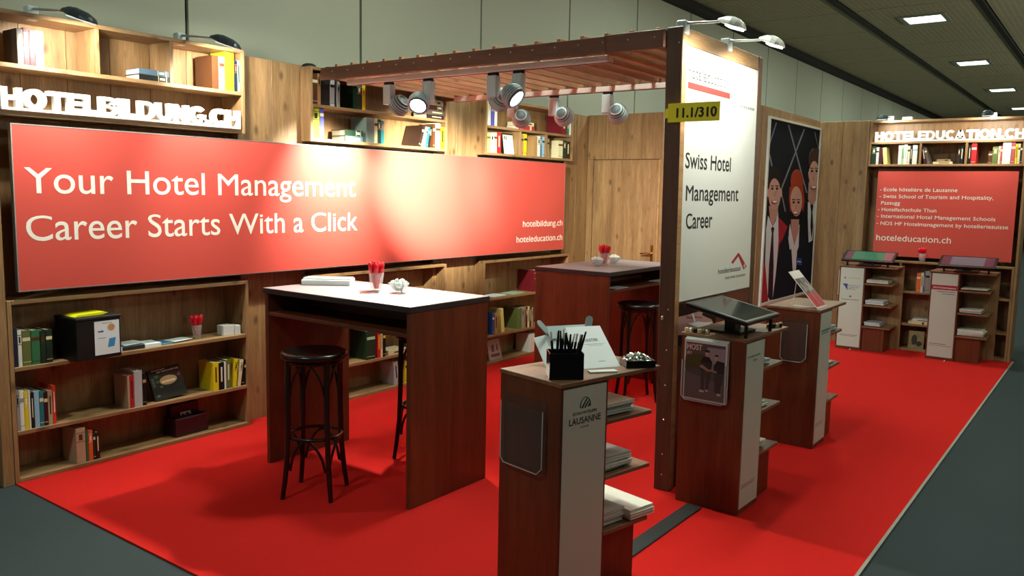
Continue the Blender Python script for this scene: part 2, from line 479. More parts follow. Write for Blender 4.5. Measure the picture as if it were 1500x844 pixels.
 ('white', [(9.354, 1.521), (9.342, 1.528), (9.311, 1.533), (9.271, 1.535), (9.232, 1.534), (9.204, 1.529), (9.194, 1.522), (9.206, 1.516), (9.236, 1.51), (9.276, 1.508), (9.316, 1.51), (9.344, 1.514)]),
 ('lip', [(10.007, 1.812), (9.99, 1.824), (9.946, 1.832), (9.89, 1.834), (9.835, 1.83), (9.797, 1.82), (9.784, 1.808), (9.801, 1.797), (9.843, 1.789), (9.899, 1.786), (9.955, 1.79), (9.994, 1.8)]),
 ('white', [(9.983, 1.816), (9.969, 1.823), (9.936, 1.827), (9.891, 1.828), (9.847, 1.826), (9.816, 1.82), (9.806, 1.813), (9.819, 1.806), (9.852, 1.801), (9.897, 1.8), (9.941, 1.803), (9.972, 1.809)]),
]
HAND=[
 ('skinp', [(4.295, 1.007), (4.432, 1.004), (4.523, 1.007), (4.617, 1.007), (4.66, 0.995), (4.654, 0.98), (4.797, 0.939), (4.825, 0.911), (4.835, 0.848), (4.3, 0.905)]),
 ('skinq', [(4.433, 1.002), (4.502, 0.985), (4.572, 0.984), (4.657, 0.968), (4.658, 0.96), (4.573, 0.974), (4.504, 0.975), (4.434, 0.985)]),
 ('white', [(4.454, 0.953), (4.552, 0.951), (4.6, 0.949), (4.685, 0.935), (4.811, 0.921), (4.75, 0.909), (4.603, 0.915), (4.507, 0.938)]),
 ('white', [(4.507, 1.006), (4.542, 0.955), (4.562, 0.955), (4.528, 1.006)]),
]
# ================================================================ HALL
XH = -5.6
floor_m = mat('grey_hall_carpet', '#394144', 0.95, noise=0.45, nscale=260, bump=0.5, spec=0.1)
struct('floor', MB().box(XH, 14, -6, 46, -0.2, 0.0), floor_m)
wall_g = mat('hall_wall_paint', '#a3a697', 0.8, noise=0.05, nscale=2)
black_m = mat('black_joint', '#0b0b0a', 0.7)
ceil_m = mat('ceiling_tile', '#a09a80', 0.9, noise=0.12, nscale=6)
# wall of the hall behind the stand: dark backing, one panel after another
w = struct('wall_hall', MB().box(XH - 0.2, XH - 0.03, -6, 46, 0, CEIL + 0.1), black_m)
ym = MB().box(XH - 0.03, XH, 0.0, 1.672, 0, CEIL - 0.12).mesh('panel', wall_g)
for k in range(-5, 25):
    link('panel', ym, w, (0, 3.535 + 1.70 * k, 0))
link('edge_beam', MB().box(XH - 0.03, XH + 0.16, -6, 46, CEIL - 0.12, CEIL + .06).mesh('edge_beam', black_m), w)
struct('wall_end', MB().box(XH, 14, 45, 45.2, 0, CEIL), wall_g)
cl = struct('ceiling', MB().box(XH, 14, -6, 46, CEIL + 0.06, CEIL + 0.16), black_m)
tm = MB()
tm.box(0, 1.66, 0, 1.69, 0, 0.04)
for i in range(20):
    tm.box(0.04 + i * 0.08, 0.085 + i * 0.08, 0.01, 1.68, -0.0018, 0.0)
tme = tm.mesh('tile', ceil_m)
beam = MB().box(0.02, 0.105, -6, 46, -0.03, 0.10).mesh('beam', black_m)
for i in range(5):
    x0 = -5.44 + i * 1.775
    if i: link('beam', beam, cl, (x0 - 0.13, 0, CEIL))
    for k in range(20):
        yy = 6.9 + k * 1.71
        link('tile', tme, cl, (x0, yy, CEIL))
link('tile_field', MB().box(-5.44, 14, -6, 6.88, CEIL, CEIL + 0.04).box(3.55, 14, 6.88, 46, CEIL, CEIL + 0.04).mesh('tile_field', ceil_m), cl)
lamp_frame_m = mat('lamp_frame', '#8a8f88', 0.5)
lamp_glow = mat('lamp_glow', (1, 1, 1), 0.4, emit=((0.80, 1.0, 0.90), 5.0))
HL_LABEL = {4: None}
names = ['nearest square ceiling lamp, largest and brightest of the row in view', 'second square ceiling lamp from the nearest, tinged green',
         'third square ceiling lamp, small and bluish, above the far bookcase', 'farthest small ceiling lamp, just above the far bookcase top',
         'square ceiling lamp above the poster wall, out of the frame', 'square ceiling lamp above the bar tables, out of the frame',
         'square ceiling lamp behind the left end of the stand', 'square ceiling lamp above the aisle near the camera',
         'square ceiling lamp above the aisle beside the sign wall', 'square ceiling lamp above the aisle near the far bookcase']
for i, (x, y, p) in enumerate(HALL_LAMPS):
    t = thing('ceiling_lamp', names[i], 'ceiling lamp', (x, y, CEIL - 0.012), 0, 'square lamps in the hall ceiling')
    f = MB()
    for a, b, c_, d in ((-.34, -.27, -.34, .34), (.27, .34, -.34, .34), (-.27, .27, -.34, -.27), (-.27, .27, .27, .34)): f.box(a, b, c_, d, -0.012, 0.006)
    f.build('frame', lamp_frame_m, t)
    MB().box(-.265, .265, -.265, .265, -0.004, 0.004).build('diffuser', lamp_glow, t)
    a = area_light('lamp_light', (0, 0, -0.02), 0.5, p, HALL_GREEN)
    a.parent = t

# ================================================================ STAND FLOOR
red_m = mat('red_carpet', '#c0221e', 0.95, noise=0.16, nscale=300, bump=0.5, spec=0.08)
rc = MB().box(-4.965, -0.84, 1.93, 10.04, 0.0, 0.008).build('red_carpet', red_m)
tag(rc, 'bright red carpet laid under the whole exhibition stand', 'carpet')
MB().box(-0.84, -0.825, 1.895, 10.05, 0.0, 0.010).build('edge_trim', mat('edge_trim', '#8d8f86', 0.6), rc)
cs = MB().bbox(-1.795, -1.705, 2.55, 4.06, 0.008, 0.016, 0.003).build('cable_cover', mat('cable_cover', '#1f2628', 0.8, noise=.3, nscale=200))
tag(cs, 'dark grey cable cover strip on the red carpet between two pedestals', 'cable cover')

# ================================================================ STAND WALLS
XF, XP, XB = -4.86, -4.97, -5.11
W_Z = wd('z')
ww = struct('wall_left', MB().box(XB - 0.06, XB - 0.012, 1.87, 8.16, 0, 2.585), W_Z)
plank = MB().box(XB - 0.012, XB, 0.002, 0.258, 0, 2.585).mesh('plank', W_Z)
for k in range(24): link('plank', plank, ww, (0, 1.90 + k * 0.26, 0))
link('end_board', MB().bbox(XB - 0.06, XF + 0.0, 1.865, 1.925, 0, 2.585, 0.003).mesh('end_board', W_Z), ww)
for (a, b, zt) in ((3.49, 4.06, 2.585), (5.50, 6.12, 2.56), (7.60, 8.10, 2.555)):
    h = (b - a) / 2
    pm = MB().bbox(XB, XP, 0.0015, h - 0.0015, 0, zt, 0.002).mesh('panel', W_Z)
    link('panel', pm, ww, (0, a, 0)); link('panel', pm, ww, (0, a + h, 0))
wb = struct('wall_back', MB().box(-5.11, -2.99, 8.14, 8.18, 0, 2.565), W_Z)
for i in range(4):
    a = -4.97 + i * 0.2
    link('panel', MB().bbox(-4.97 + 0.229 * i + 0.001, -4.97 + 0.229 * (i + 1) - 0.001, 8.10, 8.14, 2.072, 2.565, 0.002).mesh('panel', W_Z), wb)
link('panel', MB().bbox(-4.97, -4.892, 8.10, 8.14, 0, 2.07, 0.002).mesh('panel', W_Z), wb)
link('panel', MB().bbox(-4.052, -3.52, 8.10, 8.14, 0, 2.565, 0.002).mesh('panel', W_Z), wb)
link('panel', MB().bbox(-3.518, -2.99, 8.10, 8.14, 0, 2.565, 0.002).mesh('panel', W_Z), wb)
d = struct('door_1', MB().bbox(-4.885, -4.075, 8.105, 8.138, 0.008, 2.062, 0.002), W_Z)
link('jamb_strip', MB().bbox(-4.073, -4.054, 8.098, 8.13, 0, 2.07, 0.002).mesh('jamb_strip', EDGE), d)
brass = mat('brass', '#c79a4a', 0.25, metal=1.0)
hb = MB().bbox(-4.135, -4.105, 8.096, 8.104, 0.94, 1.14, 0.003)
hb.cyl((-4.12, 8.10, 1.05), (-4.12, 8.045, 1.05), 0.010, seg=10)
hb.tube([(-4.12, 8.048, 1.05), (-4.16, 8.045, 1.052), (-4.21, 8.045, 1.05), (-4.235, 8.05, 1.046)], [0.010, 0.009, 0.009, 0.007], 8)
hb.build('door_handle', brass, d)
wp = struct('wall_inner', MB().box(-3.04, -3.0, 8.14, 10.10, 0, 2.59), W_Z)
for i in range(4):
    link('panel', MB().bbox(-3.0, -2.982, 8.16 + .475 * i + .001, 8.16 + .475 * (i + 1) - .001, 0, 2.59, 0.001).mesh('panel', W_Z), wp)
wf = struct('wall_far', MB().box(-3.04, -0.86, 10.25, 10.29, 0, 2.565), W_Z)
link('panel', MB().bbox(-2.982, -2.72, 10.06, 10.12, 0, 2.575, 0.002).mesh('panel', W_Z), wf)
link('panel', MB().bbox(-2.718, -2.425, 10.06, 10.12, 0, 2.575, 0.002).mesh('panel', W_Z), wf)

# ================================================================ BOOKCASES
def frame(unit):                      # unit frame: x outward, y to the right, z up
    return unit
LEFT = (Vector((XF, 0, 0)), 0.0)      # local y = world y
FAR = (Vector((0, 9.96, 0)), -PI / 2)  # local y = world x
def place(fr, x, u, z):
    o, r = fr
    return (o.x + x, u, z) if r == 0 else (u, o.y - x, z)

def bookcase(fr, u0, u1, z0, z1, depth, bays, label, back=True, t=0.024):
    """bays: shelf heights and dividers: ('s', z) / ('d', u, za, zb)"""
    Wd = u1 - u0
    r = thing('bookcase', label, 'bookcase', place(fr, 0, u0, z0), fr[1])
    H = z1 - z0
    Y, Z = wd('y'), wd('z')
    MB().bbox(-depth, 0, 0, t, 0, H, .002).build('side_panel', Z, r)
    MB().bbox(-depth, 0, Wd - t, Wd, 0, H, .002).build('side_panel', Z, r)
    MB().bbox(-depth, 0.001, t, Wd - t, H - t, H, .002).build('top_board', Y, r)
    MB().bbox(-depth, 0.001, t, Wd - t, 0, t, .002).build('bottom_board', Y, r)
    if back: MB().box(-depth, -depth + 0.006, t, Wd - t, t, H - t).build('back_panel', Z, r)
    for b in bays:
        if b[0] == 's': MB().bbox(-depth + .006, 0.0, t, Wd - t, b[1] - z0 - t, b[1] - z0, .002).build('shelf', Y, r)
        else: MB().bbox(-depth + .006, -0.001, b[1] - u0 - t / 2, b[1] - u0 + t / 2, b[2] - z0, b[3] - z0, .002).build('divider', Z, r)
    return r

D1 = 0.235
bookcase(LEFT, 1.93, 3.475, 2.045, 2.600, D1, [('s', 2.321), ('d', 2.482, 2.321, 2.576), ('d', 2.945, 2.321, 2.576)],
         'upper left wooden bookcase carrying the white HOTELBILDUNG.CH letters', back=False)
bookcase(LEFT, 4.035, 5.56, 2.030, 2.572, D1, [('s', 2.302)], 'upper bookcase behind the pergola beam, above the banner middle')
bookcase(LEFT, 6.10, 7.615, 2.030, 2.560, D1, [('s', 2.306), ('d', 6.66, 2.054, 2.282), ('d', 7.115, 2.054, 2.282)], 'upper bookcase nearest the wooden door, right end of the banner')
bookcase(LEFT, 1.928, 3.475, 0.008, 1.040, D1, [('s', 0.665), ('s', 0.302)], 'large lower left bookcase on the floor under the banner')
bookcase(LEFT, 4.03, 5.565, 0.008, 1.035, D1, [('s', 0.665), ('s', 0.300)], 'low bookcase seen between the legs of the front bar table')
bookcase(LEFT, 6.10, 7.60, 0.008, 1.030, D1, [('s', 0.662), ('s', 0.300)], 'low bookcase seen between the two bar tables')
bookcase(FAR, -2.40, -0.885, 2.052, 2.560, 0.26, [('s', 2.325), ('d', -1.865, 2.076, 2.301), ('d', -1.42, 2.076, 2.301)],
         'upper far bookcase carrying the white HOTELEDUCATION.CH letters')
bookcase(FAR, -2.40, -0.885, 0.008, 1.010, 0.26, [('s', 0.672), ('s', 0.312), ('d', -1.98, .032, .986), ('d', -1.42, .032, .648)], 'lower far bookcase on the floor behind the two far pedestals')
# uprights that join upper and lower far cases
fp = struct('trim_1', MB().bbox(-2.424, -2.402, 9.955, 10.25, 0.0, 2.56, .002), W_Z)
fp2 = struct('trim_2', MB().bbox(-0.883, -0.860, 9.955, 10.25, 0.0, 2.56, .002), W_Z)
struct('trim_3', MB().box(-2.40, -0.885, 10.215, 10.225, 1.01, 2.052), W_Z)

# ---------------------------------------------------------------- books
CN = {'dark red': '#6e1420', 'red': '#b32025', 'pink red': '#b05058', 'grey brown': '#5d5148', 'white': '#dcdcd2', 'cream': '#d8cfa8',
      'yellow': '#d8c21c', 'pale yellow': '#e0d27a', 'lime yellow': '#b4be14', 'dark blue': '#182238', 'blue': '#2c55a0', 'light blue': '#8db8d2', 'indigo': '#4b4da6',
      'black': '#0d0d0e', 'dark green': '#16301f', 'green': '#2f6e48', 'olive green': '#5f6a37', 'grey green': '#7a8f88', 'teal': '#1f6f78',
      'brown': '#553016', 'dark brown': '#2c1a12', 'beige': '#b09d80', 'grey': '#8f8f8b', 'orange': '#d8622a', 'orange red': '#d8391f',
      'slate blue': '#54697c', 'maroon': '#3c0f17', 'tan': '#a88454', 'pale green': '#9fbf94', 'silver grey': '#a9adb0', 'purple black': '#22101c'}
def bookmat(c): return mat('cover_' + c.replace(' ', '_'), CN[c], 0.45, noise=0.08, nscale=40)
page_m = mat('book_pages', '#cfc6ae', 0.85, noise=0.12, nscale=400)
TITLE = {'white': 'black', 'cream': 'brown', 'yellow': 'black', 'pale yellow': 'olive green', 'lime yellow': 'black', 'beige': 'dark brown', 'light blue': 'dark blue', 'grey': 'black',
         'silver grey': 'black', 'pale green': 'dark green', 'tan': 'dark brown'}

def book(fr, u, z, t, h, d, col, label, group, lean=0.0, lying=False, x=-0.012, band=None, front=False, tilt=0.0, cat='book', sheet=False, yaw=0.0):
    """spine faces outward; local: x back from spine, y thickness, z height"""
    b = min(0.0025, t * 0.2)
    M = Matrix.Identity(4)
    if lying:                         # spine outward, length along y
        M = Matrix.Translation((0, 0, 0)) @ Matrix.Rotation(-PI / 2, 4, 'X') @ Matrix.Translation((0, -t, 0))
        # local y(thickness)->z, z(height)->y
        M = Matrix(((1, 0, 0, 0), (0, 0, 1, 0), (0, 1, 0, 0), (0, 0, 0, 1)))
    if front:                         # cover outward
        M = Matrix.Rotation(-tilt, 4, 'Y') @ Matrix(((0, 1, 0, 0), (1, 0, 0, 0), (0, 0, 1, 0), (0, 0, 0, 1))) @ Matrix.Translation((0, -t, 0))
    p = place(fr, x, u, z)
    r = thing('book' if not sheet else 'brochure', label, cat, p, (0, 0, fr[1] + yaw), group)
    if lean: r.rotation_euler = (lean if fr[1] == 0 else lean, 0, fr[1] + yaw)
    if front:
        ex = d
        cv = MB().box(0, ex, 0, b, 0, h, 0, M).box(0, ex, t - b, t, 0, h, 0, M).box(0, b, b, t - b, 0, h, 0, M)
        cv.build('cover', bookmat(col), r)
        MB().box(b, ex - .004, b, t - b, .003, h - .003, 0, M).build('pages', page_m, r)
        return r
    cv = MB()
    cv.box(-d, 0, 0, b, 0, h, 0, M).box(-d, 0, t - b, t, 0, h, 0, M).box(-b, 0.001, b, t - b, 0, h, 0, M)
    cv.build('cover', bookmat(col), r)
    MB().box(-d + .004, -b, b, t - b, .004, h - .004, 0, M).build('pages', page_m, r)
    if band is not False and t > 0.012:
        bc = band or TITLE.get(col, 'cream')
        sty = rnd.randrange(3)
        if sty == 0: R_ = [(.04, .96, .86, .875), (.04, .96, .60, .615), (.3, .7, .65, .82)]
        elif sty == 1: R_ = [(.36, .64, .30, .84)]
        else: R_ = [(.04, .96, .70, .80), (.04, .96, .10, .115)]
        for (b0, b1, a0, a1) in R_:
            MB().box(0.001, 0.0016, t * b0, t * b1, h * a0, h * a1, 0, M).build('spine_title', bookmat(bc), r)
    return r

def row(fr, z, items, place_phrase, group):
    """items: (u, t, h, colour, kind, extra)"""
    n = 0
    for it in items:
        u, t, h, c = it[:4]
        k = it[4] if len(it) > 4 else 'stand'
        ex = it[5] if len(it) > 5 else {}
        d = ex.get('d', 0.16)
        if k == 'stand':
            lab = '%s book, %s from the left %s' % (c, ORD[n], place_phrase)
            book(fr, u, z, t * 0.97, h, d, c, lab, group, x=ex.get('x', -0.012), band=ex.get('band'))
        elif k == 'lean':
            a = ex['a']
            lab = 'leaning %s book, %s from the left %s' % (c, ORD[n], place_phrase)
            book(fr, u, z + max(0, -math.sin(a) * t), t * 0.97, h, d, c, lab, group, lean=a, band=ex.get('band'))
        elif k == 'lie':
            lab = '%s book lying flat, %s from the left %s' % (c, ORD[n], place_phrase)
            book(fr, u, z + ex.get('dz', 0), t, h, d, c, lab, group, lying=True)
        n += 1

# upper left cells
g = 'books in the upper left bookcase'
row(LEFT, 2.321, [(2.052, .032, .19, 'grey brown', 'stand', {'d': .17}), (2.085, .028, .197, 'dark red'), (2.115, .027, .19, 'dark red', 'stand', {'band': 'white'}), (2.143, .045, .192, 'pink red')],
    'in left cell above HOTELBILDUNG letters', g)
row(LEFT, 2.321, [(2.735, .034, .205, 'black', 'lie', {'band': 'white'}), (2.735, .034, .200, 'slate blue', 'lie', {'dz': .0345})], 'in middle cell above letters', g)
row(LEFT, 2.321, [(3.235, .05, .215, 'brown', 'stand', {'d': .19, 'band': False}), (3.287, .042, .215, 'cream'), (3.332, .07, .250, 'yellow', 'stand', {'band': False}), (3.404, .022, .203, 'dark blue', 'stand', {'band': 'orange'}), (3.427, .022, .207, 'grey green', 'stand', {'band': 'black'})],
    'in right cell above the letters', g)
# upper middle bookcase
g = 'books in the upper middle bookcase'
row(LEFT, 2.302, [(4.062, .05, .222, 'brown'), (4.113, .030, .226, 'tan'), (4.144, .085, .235, 'black', 'stand', {'band': False}), (4.232, .045, .20, 'silver grey'), (4.30, .03, .19, 'grey'), (4.50, .055, .20, 'dark green', 'stand', {'d': .19}), (4.556, .034, .19, 'yellow', 'stand', {'band': 'red'})],
    'on top shelf behind pergola beam', g)
row(LEFT, 2.302, [(5.30, .035, .22, 'dark brown', 'lie'), (5.30, .040, .235, 'grey brown', 'lie', {'dz': .0355}), (5.30, .04, .225, 'maroon', 'lie', {'dz': .076}), (5.30, .045, .21, 'beige', 'lie', {'dz': .1165})], 'beside the lit pergola spotlight', g)
row(LEFT, 2.054, [(4.062, .068, .226, 'lime yellow'), (4.131, .040, .235, 'indigo')], 'on lower shelf under pergola beam', g)
row(LEFT, 2.054, [(4.382, .040, .18, 'slate blue', 'lie'), (4.382, .045, .18, 'dark green', 'lie', {'dz': .0405})], 'mid shelf above the banner', g)
row(LEFT, 2.054, [(4.60, .085, .195, 'grey green', 'stand', {'d': .18, 'band': False}), (4.686, .036, .196, 'cream'), (4.723, .036, .190, 'dark green'), (4.760, .036, .182, 'teal', 'stand', {'band': 'orange'})], 'in the group at lower shelf middle', g)
row(LEFT, 2.054, [(5.20, .03, .185, 'dark brown', 'lean', {'a': -.32, 'd': .2}), (5.262, .02, .175, 'pale green', 'lean', {'a': -.24}), (5.295, .02, .175, 'teal', 'lean', {'a': -.2}), (5.322, .02, .178, 'black', 'lean', {'a': -.16}), (5.378, .034, .205, 'brown'), (5.413, .066, .215, 'cream'), (5.480, .052, .185, 'lime yellow')],
    'at right end under pergola beam', g)
# upper right bookcase by the door
g = 'books in the upper bookcase by the door'
row(LEFT, 2.306, [(6.135, .05, .225, 'white', 'stand', {'band': 'yellow'}), (6.186, .058, .228, 'indigo'), (6.245, .04, .226, 'white')], 'on top shelf nearest the door', g)
row(LEFT, 2.306, [(6.64, .04, .26, 'red', 'lie'), (6.65, .036, .24, 'cream', 'lie', {'dz': .0405})], 'stacked on shelf nearest the door', g)
row(LEFT, 2.306, [(7.40, .10, .21, 'dark red', 'stand', {'d': .2}), (7.502, .045, .224, 'green'), (7.548, .038, .226, 'white')], 'at right on shelf by the door', g)
row(LEFT, 2.054, [(6.135, .055, .185, 'pale yellow'), (6.191, .050, .188, 'white'), (6.242, .045, .192, 'cream'), (6.288, .065, .196, 'red')], 'in lower left cell near the door', g)
row(LEFT, 2.054, [(6.675, .045, .20, 'tan'), (6.721, .055, .21, 'yellow'), (6.90, .06, .20, 'tan', 'stand', {'d': .18, 'band': False}), (6.961, .05, .205, 'white'), (7.012, .03, .20, 'slate blue'), (7.043, .045, .205, 'light blue')], 'in lower middle cell near the door', g)
row(LEFT, 2.054, [(7.135, .04, .19, 'tan'), (7.345, .09, .185, 'cream', 'stand', {'d': .19}), (7.44, .06, .19, 'dark green'), (7.503, .07, .185, 'dark brown')], 'in lower right cell near door', g)
# lower left bookcase
g = 'books in the lower left bookcase'
row(LEFT, 0.665, [(1.956, .023, .215, 'dark blue', 'stand', {'band': False}), (1.980, .020, .205, 'white'), (2.002, .046, .200, 'olive green', 'stand', {'d': .17}), (2.050, .046, .195, 'green', 'stand', {'band': 'brown'}), (2.098, .028, .19, 'dark green', 'stand', {'band': 'brown'}), (2.128, .036, .19, 'dark green')],
    'on top shelf left of black box', g)
row(LEFT, 0.302, [(1.955, .018, .232, 'grey', 'stand', {'band': 'black'}), (1.974, .022, .228, 'white', 'stand', {'band': 'grey'}), (1.997, .022, .218, 'yellow', 'stand', {'band': 'white'}), (2.020, .010, .22, 'white', 'stand', {'band': False}), (2.031, .018, .205, 'black'), (2.050, .027, .208, 'light blue', 'stand', {'band': False}), (2.078, .023, .206, 'teal'), (2.102, .021, .196, 'maroon'), (2.124, .024, .2, 'beige'), (2.149, .018, .226, 'orange red', 'stand', {'band': 'white'})],
    'on middle shelf of lower left bookcase', g)
row(LEFT, 0.302, [(2.594, .014, .205, 'beige', 'stand', {'band': False}), (2.609, .027, .208, 'red', 'stand', {'band': 'dark green'}), (2.637, .054, .228, 'silver grey', 'stand', {'band': False}), (2.692, .024, .208, 'black', 'stand', {'band': 'tan'})],
    'in group left of the cookbook', g)
row(LEFT, 0.302, [(3.193, .042, .195, 'yellow', 'stand', {'d': .17, 'band': 'brown'}), (3.237, .040, .188, 'black', 'stand', {'band': 'white'}), (3.278, .014, .19, 'white', 'stand', {'band': False}), (3.293, .036, .20, 'olive green'), (3.345, .026, .195, 'yellow', 'lean', {'a': -.10}), (3.385, .022, .185, 'cream', 'lean', {'a': -.15}), (3.413, .018, .18, 'black', 'lean', {'a': -.19})],
    'in group right of the cookbook', g)
row(LEFT, 0.032, [(2.271, .056, .212, 'beige', 'stand', {'d': .17, 'band': 'brown'}), (2.329, .012, .185, 'green'), (2.343, .026, .188, 'orange', 'stand', {'band': 'white'}), (2.371, .014, .175, 'dark green'), (2.387, .024, .165, 'dark brown')],
    'on bottom shelf of lower left bookcase', g)
# behind the front table
g = 'books in the low middle bookcase'
row(LEFT, 0.300, [(4.60, .10, .235, 'dark green', 'stand', {'d': .19, 'band': 'pale green'}), (4.722, .035, .23, 'red', 'stand', {'band': 'yellow'}), (4.760, .022, .228, 'cream'), (4.786, .03, .225, 'black', 'stand', {'band': 'yellow'})], 'seen behind the front bar table', g)
row(LEFT, 0.300, [(4.85, .04, .22, 'cream', 'lie', {'d': .15})], 'beside the black stool leg', g)
row(LEFT, 0.032, [(4.93, .05, .20, 'silver grey', 'lean', {'a': .12}), (5.05, .045, .19, 'yellow'), (5.10, .05, .20, 'tan')], 'on bottom shelf behind front table', g)
# between the tables
g = 'books in the low bookcase between the tables'
row(LEFT, 0.662, [(6.95, .12, .225, 'dark red', 'stand', {'d': .2})], 'half hidden behind rear bar table', g)
row(LEFT, 0.300, [(6.262, .03, .21, 'blue', 'stand', {'band': 'white'}), (6.30, .05, .2, 'tan'), (6.42, .045, .24, 'pale yellow', 'lean', {'a': .13, 'band': False, 'd': .19})], 'on shelf between the bar tables', g)
row(LEFT, 0.300, [(6.70, .05, .215, 'olive green', 'stand', {'d': .19, 'band': False}), (6.752, .035, .215, 'grey'), (6.79, .03, .218, 'tan'), (6.822, .03, .218, 'maroon'), (6.855, .03, .215, 'cream'), (6.888, .035, .215, 'brown'), (6.925, .025, .20, 'beige')], 'in the row near rear table', g)
row(LEFT, 0.032, [(6.90, .10, .19, 'white', 'stand', {'d': .18, 'band': False}), (7.02, .05, .19, 'dark brown')], 'on bottom shelf by the rear table', g)
# far bookcase
g = 'books in the upper far bookcase'
row(FAR, 2.076, [(-2.370, .05, .205, 'dark green'), (-2.318, .026, .19, 'white', 'stand', {'band': 'black'}), (-2.290, .040, .188, 'maroon', 'stand', {'band': False}), (-2.235, .040, .185, 'pale yellow', 'lean', {'a': .12, 'band': False}), (-2.088, .034, .208, 'white', 'stand', {'band': 'pale green'}), (-2.053, .020, .21, 'pale green'), (-2.032, .036, .215, 'white', 'stand', {'band': 'light blue'}), (-1.995, .026, .2, 'cream'), (-1.968, .022, .195, 'dark blue'), (-1.945, .050, .208, 'white', 'stand', {'band': 'light blue'})],
    'in the left cell under HOTELEDUCATION letters', g)
row(FAR, 2.076, [(-1.825, .030, .195, 'maroon', 'lean', {'a': .20}), (-1.790, .026, .185, 'grey brown', 'lean', {'a': .26}), (-1.735, .026, .19, 'cream', 'lie', {'band': 'black'}), (-1.70, .026, .13, 'tan', 'lie', {'dz': .0265}), (-1.50, .024, .17, 'dark brown'), (-1.475, .03, .19, 'black')],
    'in the middle cell under HOTELEDUCATION letters', g)
row(FAR, 2.076, [(-1.402, .026, .2, 'black'), (-1.374, .050, .215, 'red'), (-1.212, .034, .13, 'brown'), (-1.177, .052, .178, 'olive green'), (-1.124, .018, .18, 'cream'), (-1.105, .018, .185, 'pink red'), (-1.086, .076, .22, 'white', 'stand', {'band': False}), (-1.008, .034, .22, 'pink red'), (-.973, .022, .205, 'yellow'), (-.950, .02, .205, 'cream'), (-.929, .018, .2, 'dark brown')],
    'in the right cell under HOTELEDUCATION letters', g)
g = 'books in the lower far bookcase'
row(FAR, 0.672, [(-1.807, .04, .21, 'orange'), (-1.765, .026, .215, 'cream'), (-1.737, .014, .21, 'blue'), (-1.722, .045, .238, 'grey'), (-1.675, .03, .22, 'silver grey')], 'on shelf between the far pedestals', g)
row(FAR, 0.312, [(-1.86, .03, .2, 'cream', 'lie'), (-1.82, .028, .18, 'white', 'lie', {'dz': .0305})], 'lying between far pedestals', g)

# ---------------------------------------------------------------- white letters on the bookcases
white_m = mat('white_foam', '#f4f4ee', 0.6)
ST, BT = .27, .235
def ringp(cx, cy, rx, ry, ix, iy, a0, a1, n=16):
    """quads of a thick ring piece"""
    Q = []
    for i in range(n):
        a, b = a0 + (a1 - a0) * i / n, a0 + (a1 - a0) * (i + 1) / n
        Q.append([(cx + rx * math.cos(a), cy + ry * math.sin(a)), (cx + rx * math.cos(b), cy + ry * math.sin(b)), (cx + ix * math.cos(b), cy + iy * math.sin(b)), (cx + ix * math.cos(a), cy + iy * math.sin(a))])
    return Q
def rc_(x0, x1, y0, y1): return [(x0, y0), (x1, y0), (x1, y1), (x0, y1)]
def glyph(ch):
    if ch == 'H': return .86, [rc_(0, ST, 0, 1), rc_(.86 - ST, .86, 0, 1), rc_(ST, .86 - ST, .38, .62)]
    if ch == 'O': return .98, ringp(.49, .5, .49, .52, .20, .27, 0, 2 * PI, 28)
    if ch == 'T': return .84, [rc_(0, .84, 1 - BT, 1), rc_(.285, .555, 0, 1 - BT)]
    if ch == 'E': return .72, [rc_(0, ST, 0, 1), rc_(ST, .72, 0, BT), rc_(ST, .68, .385, .61), rc_(ST, .72, 1 - BT, 1)]
    if ch == 'L': return .68, [rc_(0, ST, 0, 1), rc_(ST, .68, 0, BT)]
    if ch == 'I': return .28, [rc_(0, .28, 0, 1)]
    if ch == '.': return .28, [rc_(0, .28, 0, .27)]
    if ch == 'B': return .84, [rc_(0, ST, 0, 1), rc_(ST, .52, 0, .20), rc_(ST, .52, .42, .60), rc_(ST, .50, .80, 1)] + ringp(.52, .30, .32, .30, .10, .10, -PI / 2, PI / 2, 10) + ringp(.50, .755, .29, .245, .08, .05, -PI / 2, PI / 2, 10)
    if ch == 'D': return .90, [rc_(0, ST, 0, 1), rc_(ST, .42, 0, .22), rc_(ST, .42, .78, 1)] + ringp(.42, .5, .48, .5, .20, .28, -PI / 2, PI / 2, 16)
    if ch == 'U': return .86, [rc_(0, ST, .4, 1), rc_(.86 - ST, .86, .4, 1)] + ringp(.43, .4, .43, .42, .16, .18, PI, 2 * PI, 14)
    if ch == 'N': return .88, [rc_(0, ST, 0, 1), rc_(.88 - ST, .88, 0, 1), [(ST - .01, 1), (ST - .01, .62), (.88 - ST + .01, 0), (.88 - ST + .01, .38)]]
    if ch == 'C': return .86, ringp(.48, .5, .48, .52, .20, .27, PI * .24, PI * 1.76, 20)
    if ch == 'G': return .92, ringp(.48, .5, .48, .52, .20, .27, PI * .24, PI * 1.80, 20) + [rc_(.52, .92, .36, .56), rc_(.70, .92, .06, .40)]
    if ch == 'A': return .98, [[(0, 0), (.28, 0), (.62, 1), (.34, 1)], [(.70, 0), (.98, 0), (.64, 1), (.36, 1)], rc_(.20, .78, .18, .38)]
def letters(fr, word, u0, u1, z, cap, label, depth=0.035, x=0.02, gap=0.003):
    r = thing('sign_lettering', label, 'sign letters', place(fr, x, u0, z), fr[1])
    base = 0.014
    MB().bbox(-depth, 0, 0, u1 - u0, 0, base, .002).build('base_strip', white_m, r)
    ws = [glyph(ch)[0] for ch in word]
    k = (u1 - u0 - gap * (len(word) - 1)) / sum(ws)
    y = 0
    for ch, w_ in zip(word, ws):
        mb = MB()
        for P in glyph(ch)[1]: mb.prism([(y + a * k, base - .001 + b_ * cap) for a, b_ in P], -depth, 0)
        mb.build('letter', white_m, r)
        y += w_ * k + gap
    return r
